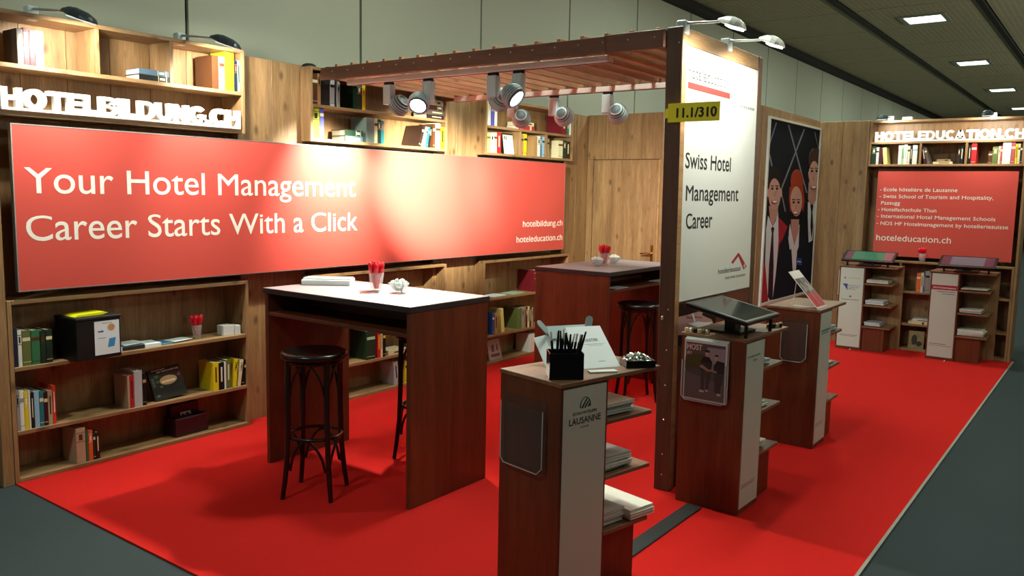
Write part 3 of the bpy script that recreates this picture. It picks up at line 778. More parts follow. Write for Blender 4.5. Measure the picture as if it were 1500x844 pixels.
letters(LEFT, 'HOTELBILDUNG.CH', 1.945, 3.425, 2.0705, 0.108, 'white three-dimensional letters spelling HOTELBILDUNG.CH on the upper left bookcase')
letters(FAR, 'HOTELEDUCATION.CH', -2.345, -0.90, 2.3255, 0.098, 'white three-dimensional letters spelling HOTELEDUCATION.CH on the far bookcase', x=-0.01)

# ---------------------------------------------------------------- banners
red_b = mat('banner_red', (.62, .083, .064), 0.45, spec=0.3)
alu = mat('aluminium', '#b9bcbb', 0.35, metal=0.9)
ink_w = mat('white_print', '#efece2', 0.5)
ink_k = mat('black_print', '#17181a', 0.5)
b = thing('banner', 'long red banner reading Your Hotel Management Career Starts With a Click', 'banner', (-4.872, 0, 0))
MB().box(0, 0.030, 1.988, 7.444, 1.090, 1.998).build('banner_face', red_b, b)
fr_ = MB()
for a in ((1.984, 7.448, 1.086, 1.092), (1.984, 7.448, 1.996, 2.002)): fr_.box(-0.002, 0.0315, *a)
for a in ((1.984, 1.990, 1.092, 1.996), (7.442, 7.448, 1.092, 1.996)): fr_.box(-0.002, 0.0315, *a)
fr_.build('frame', alu, b)
for s, y0, y1, z, cap in (('Your Hotel Management', 2.043, 4.455, 1.628, .145), ('Career Starts With a Click', 2.040, 4.475, 1.365, .143),
                          ('hotelbildung.ch', 6.695, 7.415, 1.342, .062), ('hoteleducation.ch', 6.592, 7.418, 1.188, .062)):
    m = MB(); text(m, s, y0, y1, z, cap, 0.031, bold=0.004, res=5, depth=0.0009); m.build('lettering', ink_w, b)
# supports behind the banner
for y_ in (2.35, 5.0, 7.0): MB().box(-0.235 if y_ != 5.0 else -.235, 0, y_, y_ + .05, 1.3, 1.35).build('wall_bracket', black_m, b)

b = thing('banner', 'red banner on the far bookcase listing the hotel schools', 'banner', (0, 9.975, 0), -PI / 2)
MB().box(-0.02, 0.0, -2.285, -0.925, 1.055, 2.0).build('banner_face', red_b, b)
for y_ in (-2.1, -1.2): MB().box(-0.24, -0.02, y_, y_ + .05, 1.5, 1.55).build('wall_bracket', black_m, b)
LN = [('- Ecole hôtelière de Lausanne', -2.255, -1.476, 1.778), ('- Swiss School of Tourism and Hospitality,', -2.255, -1.135, 1.702), ('Passugg', -2.232, -2.035, 1.628),
      ('- Hotelfachschule Thun', -2.262, -1.665, 1.555), ('- International Hotel Management Schools', -2.266, -1.10, 1.480), ('- NDS HF Hotelmanagement by hotelleriesuisse', -2.266, -0.978, 1.400)]
for s, y0, y1, z in LN:
    m = MB(); text(m, s, y0, y1, z + 0.0, .040, 0.001, bold=0.006, res=2, depth=0.0006); m.build('lettering', ink_w, b)
m = MB(); text(m, 'hoteleducation.ch', -2.258, -1.50, 1.225, .066, 0.001, bold=0.006, res=3, depth=0.0006); m.build('lettering', ink_w, b)
# ================================================================ PERGOLA
dark_post = wood('pergola_brown_z', '#463024', '#543b2c', '#644837', 'z', rough=.5, knots=.3)
dark_beam = wood('pergola_brown_x', '#5c3c2c', '#6c4736', '#7c5644', 'x', rough=.5, knots=.3)
raft_m = wood('rafter_wood', '#8a5f44', '#a87a5a', '#c0946e', 'y', rough=.55, knots=.7)
bolt_m = mat('bolt', '#d8d8d2', 0.3, metal=.6)
pg = thing('pergola', 'brown timber pergola with slatted roof over the bar tables', 'pergola', (0, 0, 0))
PX = -1.955
TILT = R(-0.66)                       # the sign wall stands a hair out of plumb
def tilted(o, x=0.0):
    o.location.x += x
    o.rotation_euler.y = TILT
    return o
tilted(MB().bbox(-.045, .05, 4.168, 4.224, 0.0085, 2.585, .003).build('post', dark_post, pg), -2.005)
tilted(MB().bbox(.0502, .0515, 4.170, 4.223, 0.02, 2.583, .0005).build('lit_side_strip', EDGE, pg), -2.005)  # pale wood colour imitates the light on this side of the post
tilted(MB().bbox(-.045, .05, 5.312, 5.375, 0.0085, 2.585, .003).build('post', dark_post, pg), -2.005)
MB().bbox(-2.13, -2.085, 4.172, 5.525, 2.478, 2.575, .002).build('side_beam', dark_beam, pg)
MB().bbox(-4.868, -2.44, 4.135, 4.17, 2.478, 2.568, .002).build('front_beam', dark_beam, pg)
MB().bbox(-2.438, -2.080, 4.135, 4.17, 2.478, 2.574, .002).build('front_beam', dark_beam, pg)
MB().bbox(-4.868, -2.052, 5.49, 5.525, 2.458, 2.568, .002).build('rear_beam', dark_beam, pg)
tilted(MB().bbox(-.045, .045, 4.225, 5.311, 2.497, 2.585, .002).build('top_beam', wd('y'), pg), -2.005)
rm = MB().bbox(-.013, .013, 4.171, 5.489, 2.478, 2.592, .002).mesh('rafter', raft_m)
bm_ = MB().lathe([(0, 0.004), (.004, .003), (.0045, 0)], 8, 0, Matrix.Rotation(PI / 2, 4, 'X')).mesh('bolt', bolt_m)
for k in range(17):
    x = -2.135 - .1625 * k
    link('rafter', rm, pg, (x, 0, 0))
    link('bolt', bm_, pg, (x, 4.135, 2.535))
for z in (2.50, 1.05, .82, .62, .42, .22, .10):
    link('bolt', bm_, pg, (-2.004, 4.17, z))
# sign wall between the posts
ws_ = struct('wall_sign', MB().box(-.045, .040, 4.2245, 5.3115, 0.0085, 2.496), dark_post)
tilted(ws_, -2.005)
for i in range(2):
    link('panel', MB().bbox(.040, .044, 4.225 + .543 * i, 4.225 + .543 * (i + 1) - .002, .008, 1.088, .001).mesh('panel', wdark('z')), ws_)
# track rails with spotlights
rail_m = mat('rail_white', '#ddd2cc', 0.45)
plast = mat('spot_housing', '#c3d0d4', 0.4)
fin_m = mat('spot_fins', '#c6d2d6', 0.45)
t = thing('lamp_rail', 'front pale lighting rail under the pergola slats', 'rail', (0, 0, 0), 0, 'lighting rails')
MB().bbox(-4.66, -2.46, 4.205, 4.265, 2.440, 2.478, .002).build('rail_body', rail_m, t)
MB().box(-4.66, -2.46, 4.225, 4.245, 2.4385, 2.4400).build('rail_slot', black_m, t)
t = thing('lamp_rail', 'rear pale lighting rail under the pergola slats', 'rail', (0, 0, 0), 0, 'lighting rails')
MB().bbox(-4.66, -2.30, 5.405, 5.465, 2.440, 2.478, .002).build('rail_body', rail_m, t)
MB().box(-4.66, -2.30, 5.425, 5.445, 2.4385, 2.4400).build('rail_slot', black_m, t)
lens_m = mat('spot_lens', (1, 1, 1), .3, emit=((.92, 1.0, .98), 14.0))
def track_spot(x, y, target, label, side, power, angle=50, glow=True, color=(1.0, .98, .80)):
    r = thing('spotlight', label, 'spotlight', (x, y, 2.4385), 0, 'spotlights on the pergola rails')
    MB().bbox(-.035, .035, -.018, .018, -.018, 0, .003).build('adapter', black_m, r)
    MB().bbox(-.038, .038, -.026, .026, -.155, -.018, .004).build('housing', plast, r)
    c = Vector((side[0], side[1], -.155))
    MB().tube([(0, 0, -.150), (side[0] * .5, side[1] * .5, -.175), tuple(c + Vector((0, 0, -.01)))], .008, 8).build('bracket', plast, r)
    d = (Vector(target) - (Vector((x, y, 2.4385)) + c)).normalized()
    M = Matrix.Translation(c) @ d.to_track_quat('Z', 'Y').to_matrix().to_4x4()
    hd = MB()
    hd.lathe([(0, -.058), (.036, -.055), (.060, -.03), (.064, 0), (.064, .045), (.060, .050), (.055, .046), (.053, .030)], 24, 0, M)
    h = hd.build('lamp_head', mat('spot_core', '#59646a', .5), r)
    fn = MB()
    for k in range(6):
        z = -.050 + k * .0165
        rr = .036 + min(.030, (z + .058) * .62) + .002
        fn.lathe([(rr - .014, z - .0028), (rr + .008, z - .0024), (rr + .008, z + .0024), (rr - .014, z + .0028)], 24, 0, M)
    fn.build('cooling_fins', fin_m, h)
    MB().lathe([(0, .040), (.054, .039)], 20, 0, M).build('lens', lens_m, h)
    lp = Vector((x, y, 2.4385)) + c + d * .06
    l = spot_light('spot_light', lp, target, power, angle, 1.0, color, .035)
SP = [(-4.254, 4.235, (-4.84, 4.25, 1.76), 'leftmost front rail spotlight, ribbed head beside its box', (.06, .045), 400, 80),
      (-3.88, 4.235, (-3.30, 2.95, 1.05), 'glaring white spotlight shining towards the viewer from the front rail', (-.065, -.02), 470, 80),
      (-3.319, 4.235, (-4.84, 5.28, 1.74), 'third spotlight on the front rail, blunt box with hidden head', (.01, .068), 1900, 46),
      (-3.119, 4.235, (-1.75, 4.30, 1.2), 'spotlight on the front rail aimed down right with a bright rim', (0, -.065), 150, 80),
      (-4.056, 5.435, (-4.9, 6.9, 1.6), 'leftmost rear rail spotlight with ribbed round head', (.065, .03), 200, 80),
      (-3.655, 5.435, (-4.0, 8.1, 1.3), 'middle rear rail spotlight, round head towards the red book', (.07, .03), 150, 72),
      (-3.174, 5.435, (-3.6, 8.0, .9), 'rightmost rear rail spotlight with striped ribbed head', (.075, .02), 110, 70)]
for a in SP: track_spot(*a[:6], angle=a[6])

# ================================================================ ARM FLOODLIGHTS
grey_arm = mat('arm_grey', '#a9aeac', 0.35, metal=.5)
dark_shell = mat('lamp_shell', '#333d42', 0.35)
white_shell = mat('lamp_shell_white', '#d9dcd8', 0.35)
flood_glow = mat('flood_glow', (1, 1, 1), .3, emit=((1.0, .98, .90), 9.0))
def arm_lamp(loc, rot, label, arm, tip, aim, power, shell, group, size=(.17, .115), color=(1, .97, .84), cone=125):
    """local: +x outward; arm = end of the rod; tip = end of head"""
    r = thing('arm_lamp', label, 'lamp', loc, rot, group)
    MB().bbox(-.035, .02, -.03, .03, -.05, .025, .005).build('clamp', plast, r)
    a, t_ = Vector(arm), Vector(tip)
    MB().cyl((0, 0, .012), tuple(a), .008, .007, 8).build('arm', grey_arm, r)
    dr = (t_ - a)
    Ln = dr.length
    xa = dr.normalized()
    ya = Vector((0, 0, 1)).cross(xa).normalized()
    za = xa.cross(ya)
    M = Matrix(((xa.x, ya.x, za.x, a.x), (xa.y, ya.y, za.y, a.y), (xa.z, ya.z, za.z, a.z), (0, 0, 0, 1)))
    w_ = size[1] / 2
    sec = [(-.01, .25, .016, 0), (.03, .62, .040, -.004), (.07, .95, .050, -.008), (Ln * .72, 1.0, .046, -.01), (Ln * .92, .8, .030, -.008), (Ln, .55, .012, -.006)]
    P, F = [], []
    nn = 14
    for (x, wf, h, zb) in sec:
        for k in range(nn):
            an = PI * k / (nn - 1)
            P.append(M @ Vector((x, math.cos(an) * w_ * wf, zb + math.sin(an) * h)))
    for i in range(len(sec) - 1):
        for k in range(nn - 1):
            F.append((i * nn + k, (i + 1) * nn + k, (i + 1) * nn + k + 1, i * nn + k + 1))
        F.append(((i) * nn + nn - 1, (i + 1) * nn + nn - 1, (i + 1) * nn, i * nn))
    F += [tuple(range(nn)), tuple(reversed(range((len(sec) - 1) * nn, len(sec) * nn)))]
    sh = MB(); sh.add(P, F, 0, False)
    hd = sh.build('lamp_head', shell, r)
    gl = MB(); gl.box(.05, Ln * .9, -w_ * .72, w_ * .72, -.0155, -.011, 0, M)
    gl.build('light_panel', flood_glow if shell is white_shell else mat('flood_glow_dim', (.8, .8, .78), .3, emit=((1, .98, .92), 0.9)), hd)
    rb = MB()
    for k in range(8): rb.box(.052 + k * (Ln * .9 - .055) / 8, .056 + k * (Ln * .9 - .055) / 8, -w_ * .74, w_ * .74, -.0175, -.0145, 0, M)
    rb.build('grille', mat('grille', '#c9ccc8', .4), hd)
    Wm = Matrix.Translation(loc) @ Matrix.Rotation(rot, 4, 'Z')
    c = Wm @ (M @ Vector((Ln * .5, 0, -.03)))
    spot_light('flood_light', c, aim, power, cone, .5, color, .05)
gA = 'arm lamps on the upper left bookcase'
arm_lamp((-4.93, 2.16, 2.625), 0, 'leftmost dark arm lamp on the upper left bookcase', (.30, .03, -.03), (.46, .11, -.09), (-4.93, 2.40, 2.15), 95, dark_shell, gA)
arm_lamp((-4.93, 3.05, 2.625), 0, 'second dark arm lamp, at the right end of the upper left bookcase', (.30, .03, -.03), (.46, .11, -.09), (-4.93, 3.35, 2.15), 100, dark_shell, gA)
gB = 'arm lamps over the white career sign'
arm_lamp((-2.0, 4.215, 2.595), 0, 'front bright white arm lamp over the career sign', (.20, .0, .0), (.335, .01, -.045), (-1.95, 4.35, 1.9), 38, white_shell, gB, color=(1, .98, .9), cone=165)
arm_lamp((-2.0, 4.82, 2.595), 0, 'rear bright white arm lamp over the career sign', (.20, .0, .0), (.335, .01, -.045), (-1.95, 4.95, 1.9), 38, white_shell, gB, color=(1, .98, .9), cone=165)
gC = 'arm lamps on the far bookcase'
arm_lamp((-2.20, 10.02, 2.585), -PI / 2, 'left dark arm lamp on top of the far bookcase', (.22, -.02, -.0), (.38, -.02, -.03), (-1.95, 10.1, 2.30), 30, dark_shell, gC)
arm_lamp((-1.20, 10.02, 2.585), -PI / 2, 'right dark arm lamp on top of the far bookcase', (.22, -.02, -.0), (.38, -.02, -.03), (-1.25, 10.1, 2.30), 30, dark_shell, gC)
# two black lamp feet on the middle upper bookcase
for i, y in enumerate((4.10, 4.30)):
    o = MB().lathe([(0, .03), (.03, .028), (.05, .018), (.055, 0), (0, 0)], 18).build('lamp_foot', black_m, None, (-4.95, y, 2.573))
    tag(o, ['left', 'right'][i] + ' round black lamp foot on top of the middle upper bookcase', 'lamp foot', 'black lamp feet')

# ================================================================ CAREER SIGN, TAG, POSTER
sign_m = mat('sign_white', '#dfe3dc', 0.55)
sg = thing('sign', 'tall white sign reading Swiss Hotel Management Career', 'sign', (-2.005, 0, 0))
tilted(sg)
SX = .0445
MB().box(.041, SX, 4.228, 5.308, 1.09, 2.494).build('sign_face', sign_m, sg)
MB().box(.041, .046, 4.2255, 4.228, 1.088, 2.496).box(.041, .046, 5.308, 5.3105, 1.088, 2.496).box(.041, .046, 4.2255, 5.3105, 1.086, 1.090).build('edge_profile', alu, sg)
def lettering(parent, s, y0, y1, z, cap, x, m, **k):
    q = MB(); text(q, s, y0, y1, z, cap, x, depth=.0006, **k); return q.build('lettering', m, parent)
for s, y0, y1, z in (('Swiss Hotel', 4.263, 4.912, 1.835), ('Management', 4.282, 5.055, 1.655), ('Career', 4.295, 4.658, 1.497)):
    lettering(sg, s, y0, y1, z, .087, SX + .0006, ink_k, bold=.012, res=4)
grey_print = mat('grey_print', '#5d6461', .5)
lettering(sg, 'hoteleducation', 4.262, 4.85, 2.325, .066, SX + .0006, mat('pale_print', '#1d1f1d', .6), res=3)
lettering(sg, 'hotelleriesuisse', 4.88, 5.27, 2.235, .022, SX + .0006, mat('pale_print', ''), res=2)
MB().box(SX, SX + .0007, 4.262, 4.862, 2.268, 2.304).build('red_bar', mat('bar_red', '#a8281c', .6), sg)
lg = MB()
LO = lambda P: [(a - .108, b_ + .004) for a, b_ in P]
lg.prism(LO([(5.2, 1.322), (5.205, 1.300), (5.113, 1.255), (5.091, 1.268)]), SX, SX + .0008)
lg.prism(LO([(5.2, 1.322), (5.225, 1.312), (5.354, 1.226), (5.304, 1.207), (5.205, 1.300)]), SX, SX + .0008)
lg.build('roof_logo', mat('logo_red', '#b3263a', .5), sg)
MB().box(SX + .0008, SX + .0013, 5.190, 5.220, 1.232, 1.240).box(SX + .0008, SX + .0013, 5.201, 5.209, 1.221, 1.251).build('cross', ink_w, sg)
lettering(sg, 'hotelleriesuisse', 4.777, 5.142, 1.209, .030, SX + .0006, ink_k, bold=.006, res=2)
lettering(sg, 'Swiss Hotel Association', 4.892, 5.227, 1.169, .018, SX + .0006, grey_print, res=2)
# printed picture under the sign
CM = {}
skin = mat('print_skin', '#c79c90', .6)
cols = dict(lattice='#75808a', redjacket='#a32a38', suit='#10141d', shirt='#d3dce6', skin='#dcc0b6', skin2='#b98f85', tie='#33202e', tie2='#141a28', darkhair='#221b1b', navy='#141b2b',
            redhair='#9c3e22', brownhair='#44342c', badge='#2e4f9c', white='#dfe2e4', lip='#8c4a48', skinp='#b98f88', skinq='#8f625c', bg='#0f1721', brown='#2c160d')
for k, v in cols.items(): CM[k] = mat('print_' + k, v, .8, spec=.15)
def print_parts(parent, polys, x, step=.00025):
    by = []
    for i, (c, pts) in enumerate(polys):
        by.append((c, MB().prism(pts, x - .0002, x + step * (i + 1))))
    return by, None
pc = thing('picture', 'printed picture of a hand writing with a pen, low on the sign wall', 'picture', (-1.9607, -.10, 0))
pc.rotation_euler.y = TILT
MB().box(0, .003, 4.328, 4.86, .84, 1.075).build('print_ground', CM['brown'], pc)
by, od = print_parts(pc, HAND, .003)
for c, q in by: q.build({'skinp': 'hand_print', 'skinq': 'finger_print', 'white': 'paper_print'}[c], CM[c], pc)

tg = thing('hall_number_tag', 'yellow tag reading 11.1/310 on the brown post', 'tag', (0, 4.150, 0), -PI / 2)
yel = mat('tag_yellow', '#f2ee30', .5)
q = MB(); q.box(0, .004, -2.043, -1.747, 2.076, 2.176, 0)
q.build('tag_plate', yel, tg)
MB().box(-.017, 0, -2.06, -1.99, 2.10, 2.15).build('tape', yel, tg)
q = MB(); text(q, '11.1/310', -1.990, -1.765, 2.100, .050, .0050, bold=.035, res=4, depth=.0006); q.build('lettering', ink_k, tg)

po = thing('poster', 'tall poster of three smiling young hotel staff in suits on dark ground', 'poster', (-2.981, 0, 0))
MB().box(0, .010, 8.335, 10.02, .59, 2.478).build('poster_face', CM['bg'], po)
f = MB()
f.box(0, .022, 8.300, 8.335, .56, 2.50).box(0, .022, 10.02, 10.05, .56, 2.50).box(0, .022, 8.335, 10.02, 2.478, 2.50).box(0, .022, 8.335, 10.02, .56, .59)
f.build('frame', mat('poster_frame', '#d4d8d4', .4), po)
def clipz(pts): return [(min(max(y, 8.337), 10.018), min(max(z, .592), 2.476)) for y, z in pts]
by, od = print_parts(po, [(c, clipz(p)) for c, p in POSTER], .010, .00018)
NM = dict(lattice='lattice_print', redjacket='jacket_print', suit='suit_print', shirt='shirt_print', skin='face_print', skin2='neck_print', tie='tie_print', tie2='tie_print', darkhair='hair_print', navy='jacket_print', redhair='hair_print', brownhair='hair_print', badge='badge_print', white='teeth_print', lip='mouth_print')
for c, q in by: q.build(NM[c], CM[c], po)

# ================================================================ BAR TABLES
top_m = mat('table_top_grey', '#8d8288', 0.45, noise=.06, nscale=60, spec=.5)
rim_m = mat('table_rim', '#2a2a2e', .5)
dz = wdark('z'); dy = wdark('y')
def bar_table(loc, rot, label, L, D, H):
    """local: long side along x, front edge y=0"""
    r = thing('bar_table', label, 'table', loc, rot, 'bar tables under the pergola')
    MB().bbox(-.004, L + .004, -.01, D + .01, H - .032, H - .001, .002).build('table_rim', rim_m, r)
    MB().box(-.002, L + .002, -.008, D + .008, H - .001, H + .0005).build('table_top', top_m, r)
    MB().bbox(0, .03, 0, D, 0, H - .032, .002).build('end_panel', dz, r)
    MB().bbox(L - .03, L, 0, D, 0, H - .032, .002).build('end_panel', dz, r)
    MB().bbox(.03, L - .03, .003, D - .003, H - .165, H - .143, .002).build('under_shelf', wdark('x'), r)
    MB().bbox(.03, L - .03, D / 2 - .01, D / 2 + .01, H - .143, H - .032, .002).build('centre_rail', wdark('x'), r)
    return r
T1H = 1.080
bar_table((-4.10, 3.045, .008), 0, 'front bar table with lit grey top, nearest the lower left bookcase', 1.20, .64, T1H)
T2 = bar_table((-3.14, 5.475, .008), PI / 2, 'rear bar table with red-brown end panel, in front of the wooden door', 1.20, .68, T1H)

# ---------------------------------------------------------------- bentwood stools
stool_m = mat('bentwood_black', '#140d0b', .28, spec=.6, noise=.3, nscale=20)
def stool(loc, rot, label):
    r = thing('bar_stool', label, 'stool', loc, rot, 'black bentwood bar stools')
    H = .80; SR = .175
    s = MB(); s.lathe([(0, H - .022), (SR * .6, H - .020), (SR * .85, H - .008), (SR * .93, H), (SR, H - .004), (SR + .006, H - .016), (SR + .004, H - .034), (SR - .02, H - .04), (0, H - .036)], 40)
    s.build('seat', stool_m, r)
    legs = []
    for k in range(4):
        a = PI / 4 + k * PI / 2
        c, s_ = math.cos(a), math.sin(a)
        prof = [(.150, H - .04), (.152, .62), (.153, .45), (.160, .25), (.176, .10), (.192, .0)]
        pts = [(c * q, s_ * q, z) for q, z in prof]
        legs.append(pts)
        MB().tube(pts, [.016, .0165, .0155, .0145, .0135, .012], 10).build('leg', stool_m, r)
    ring = [(.142 * math.cos(2 * PI * i / 32), .142 * math.sin(2 * PI * i / 32), .335) for i in range(32)]
    MB().tube(ring, .0095, 8, closed=True).build('foot_ring', stool_m, r)
    up = [(.148 * math.cos(2 * PI * i / 32), .148 * math.sin(2 * PI * i / 32), H - .052) for i in range(32)]
    MB().tube(up, .010, 8, closed=True).build('seat_ring', stool_m, r)
    for k in range(4):
        a0 = PI / 4 + k * PI / 2
        for (zt, zb, rr) in ((H - .055, H - .235, .146), (.325, .155, .150)):
            # arch between two neighbouring legs
            pts = []
            for i in range(15):
                q = i / 14
                a = a0 + .07 + q * (PI / 2 - .14)
                hgt = zb + (zt - zb) * (math.sin(PI * q) ** .62)
                rad = rr * (1 - .10 * math.sin(PI * q))
                pts.append((rad * math.cos(a), rad * math.sin(a), hgt))
            MB().tube(pts, .0075, 6).build('brace', stool_m, r)
    return r
s1 = stool((-3.485, 2.905, .008), .52, 'black bentwood bar stool in front of the front bar table')
s2 = copy_tree(s1); s2.location = (-3.46, 3.76, .008); s2.rotation_euler.z = .2; s2['label'] = 'black bentwood bar stool partly hidden behind the front bar table'
s3 = copy_tree(s1); s3.location = (-3.13, 5.97, .008); s3.rotation_euler.z = .75; s3['label'] = 'black bentwood bar stool beside the rear bar table, near the post'

# ================================================================ PEDESTALS
panel_w = mat('pedestal_panel', '#bcc8c2', .5)
lit = mat('leaflet_white', '#d5dcdf', .5)
def pedestal(loc, rot, label, group, back=False, shelves=(.752, .515, .275), small=False):
    r = thing('pedestal', label, 'pedestal', loc, rot, group)
    Dp = .36
    MB().bbox(-Dp, -.002, 0, .022, 0, .925, .002).build('side_panel', dz, r)
    MB().bbox(-Dp, -.002, .25, .272, 0, .925, .002).build('side_panel', dz, r)
    MB().bbox(-Dp, -Dp + .02, .022, .25, 0, .925, .002).build('rear_panel', dz, r)
    MB().bbox(-Dp + .02, -.006, .022, .25, .0, .925, .002).build('core', dz, r)
    f = MB().box(-.006, .001, .014, .258, .03, .915).build('front_panel', panel_w, r)
    MB().bbox(-.008, -.001, .002, .27, 0, .028, .001).build('plinth', dy, r)
    MB().bbox(-Dp - .002, .004, -.004, .60, .925, .943, .002).build('top_board', wood('top_oak', '#5e4026', '#77543a', '#8c684a', 'y', knots=.3), r)
    for z in shelves:
        MB().bbox(-Dp + .02, -.004, .272, .56, z - .018, z, .002).build('shelf', wood('top_oak', '', '', '', 'y'), r)
    MB().bbox(-Dp + .04, -.03, .272, .50, 0, shelves[-1] - .018, .002).build('base_box', dz, r)
    if back: MB().bbox(-Dp, -Dp + .018, .272, .60, 0, .925, .002).build('back_panel', wd('z'), r)
    return r
gP = 'brochure pedestals of the stand'
C0 = (-1.690, 2.612)
A1 = R(-12)
p1 = pedestal((C0[0], C0[1], .008), A1, 'front pedestal with LAUSANNE panel, nearest the viewer', gP)
p2 = pedestal((-1.515, 4.075, .008), R(-1.5), 'pedestal with the magazine holder and tilted screen, before the career sign', gP)
p3 = pedestal((-1.560, 5.52, .008), R(0), 'third pedestal with the red leaflet card on top, beyond the career sign', gP)
p4 = pedestal((0, 0, .008), -PI / 2, 'left far pedestal with three school logos, before the far bookcase', gP, back=True)
p4.location = (-2.530, 9.585, .008)
p5 = pedestal((0, 0, .008), -PI / 2, 'right far pedestal with red band panel, before the far bookcase', gP, back=True)
p5.location = (-1.605, 9.60, .008)
def loc_in(root):
    return Matrix.Translation(root.location) @ root.rotation_euler.to_matrix().to_4x4()
teal_p = mat('teal_print', '#3f7f8a', .5)
dkt = mat('logo_dark', '#12292e', .5)
# panel prints (children of the pedestals)
fpx = .0012
q = MB()
arc = [(.136 + .030 * math.cos(a), .842 + .033 * math.sin(a)) for a in [R(-10 + i * 12.5) for i in range(17)]] 
for i in range(16):
    w0 = .0055 * (.45 + abs(i - 8) / 12); 
    a0, a1 = R(-10 + i * 12.5), R(-10 + (i + 1) * 12.5)
    q.prism([(.136 + .031 * math.cos(a0), .838 + .036 * math.sin(a0)), (.136 + .031 * math.cos(a1), .838 + .036 * math.sin(a1)), (.136 + (.031 - w0) * math.cos(a1), .838 + (.036 - w0) * math.sin(a1)), (.136 + (.031 - w0) * math.cos(a0), .838 + (.036 - w0) * math.sin(a0))], .0005, .0016)
for (a, b_, c_, d_) in ((.112, .830, .140, .866), (.128, .830, .150, .856), (.147, .832, .158, .845)):
    q.prism([(a, b_), (a + .010, b_), (c_ + .008, d_), (c_, d_)], .0005, .0016)
q.build('arch_logo', dkt, p1)
lettering(p1, 'ECOLE HOTELIERE', .068, .204, .806, .012, .0016, dkt, bold=.01, res=2)
lettering(p1, 'LAUSANNE', .047, .228, .768, .027, .0016, dkt, bold=.012, res=3)
lettering(p1, 'SUISSE', .110, .160, .750, .007, .0016, grey_print, res=2)
lettering(p2, 'Hotelfachschule', .03, .20, .838, .014, .0016, teal_p, res=2)
lettering(p2, 'Thun', .10, .16, .815, .012, .0016, teal_p, res=2)
MB().box(.0005, .0015, .03, .215, .150, .154).box(.0005, .0015, .03, .20, .138, .142).build('small_print', grey_print, p2)
MB().box(.0005, .0015, .04, .235, .79, .802).box(.0005, .0015, .04, .20, .774, .782).build('small_print', teal_p, p3)
MB().box(.0005, .0015, .03, .215, .160, .164).box(.0005, .0015, .03, .20, .146, .150).build('small_print', grey_print, p3)
q = MB(); q.prism([(.052, .80), (.064, .812), (.076, .80), (.064, .788)], .0005, .0016); q.build('diamond_logo', grey_print, p4)
lettering(p4, 'C A E S A R', .10, .22, .797, .012, .0016, grey_print, res=2)
MB().prism([(.045, .735), (.095, .735), (.095, .66), (.070, .70), (.045, .728)], .0005, .0016).build('swallow_logo', mat('logo_blue', '#27478f', .5), p4)
lettering(p4, 'SWISS SCHOOL OF', .102, .232, .712, .012, .0016, mat('logo_blue', ''), bold=.01, res=2)
lettering(p4, 'TOURISM AND', .102, .212, .692, .012, .0016, mat('logo_blue', ''), bold=.01, res=2)
lettering(p4, 'HOSPITALITY', .102, .182, .672, .012, .0016, mat('logo_blue', ''), bold=.01, res=2)
MB().prism(ell(.130, .595, .014, .010, 12), .0005, .0016).box(.0005, .0015, .035, .225, .556, .562).box(.0005, .0015, .04, .23, .160, .164).box(.0005, .0015, .04, .21, .148, .152).build('small_print', grey_print, p4)
MB().box(.0005, .0016, .014, .258, .745, .795).build('red_band', mat('band_red', '#a3263e', .5), p5)
lettering(p5, 'NDS HF Hotelmanagement', .03, .245, .760, .016, .0022, ink_w, bold=.01, res=2)
MB().box(.0005, .0015, .07, .24, .722, .728).box(.0005, .0015, .12, .24, .700, .706).box(.0005, .0015, .03, .19, .166, .172).box(.0005, .0015, .03, .24, .148, .152).build('small_print', grey_print, p5)

# brochures on the pedestal shelves
def stack(root, y, z, n, t, w_, d, cols_, label, group, x=-.03, jit=.006, fan=0.0, cat='brochure'):
    M = loc_in(root)
    lab0 = label
    for i in range(n):
        label = lab0 + (', single' if n == 1 else ', topmost' if i == n - 1 else ', bottom one' if i == 0 else ', %s from below' % ORD[i])
        p = M @ Vector((x + rnd.uniform(-jit, jit), y + rnd.uniform(-jit, jit) + fan * i, z + i * (t + .0004)))
        yaw = root.rotation_euler.z + rnd.uniform(-.05, .05)
        c = cols_[i % len(cols_)]
        r = thing('brochure', label, cat, p, (0, 0, yaw), group)
        MB().box(-d, 0, 0, w_, t * .82, t).box(-d, 0, 0, w_, 0, t * .18).box(-d, 0, 0, .0015, t * .18, t * .82).build('cover', bookmat(c), r)
        MB().box(-d + .002, -.002, .0015, w_ - .002, t * .18, t * .82).build('pages', page_w, r)
page_w = mat('coated_pages', '#c9d0d2', .6, noise=.08, nscale=500)
def st(root, nm, shelves=(.752, .515, .275)):
    for (zi, y, n, t, w_, d, cl_, wh) in nm:
        z = shelves[zi] + .008
        w2 = ['top', 'middle', 'lowest'][zi]
        stack(root, y, z, n, t, w_, d, cl_, '%s on %s shelf of %s' % (wh, w2, PN[root.name]), '%s, %s shelf' % (PN[root.name], w2))
PN = {p1.name: 'front LAUSANNE pedestal', p2.name: 'magazine holder pedestal', p3.name: 'third pedestal', p4.name: 'left far pedestal', p5.name: 'right far pedestal'}
st(p1, [(0, .285, 4, .012, .19, .26, ['silver grey', 'white'], 'pale brochure'), (1, .285, 5, .011, .185, .26, ['silver grey', 'white'], 'pale brochure'), (2, .28, 5, .011, .15, .28, ['silver grey', 'white'], 'pale brochure')])
stack(p1, .445, .283, 3, .014, .15, .29, ['white'], 'thick white brochure right on lowest front pedestal shelf', 'thick white brochures, front pedestal', x=.0)
st(p2, [(0, .29, 2, .010, .15, .22, ['white', 'light blue'], 'pale brochure'), (1, .29, 2, .010, .12, .22, ['white', 'pale green'], 'pale brochure'), (2, .285, 4, .010, .13, .22, ['pale green', 'white'], 'greenish brochure')])
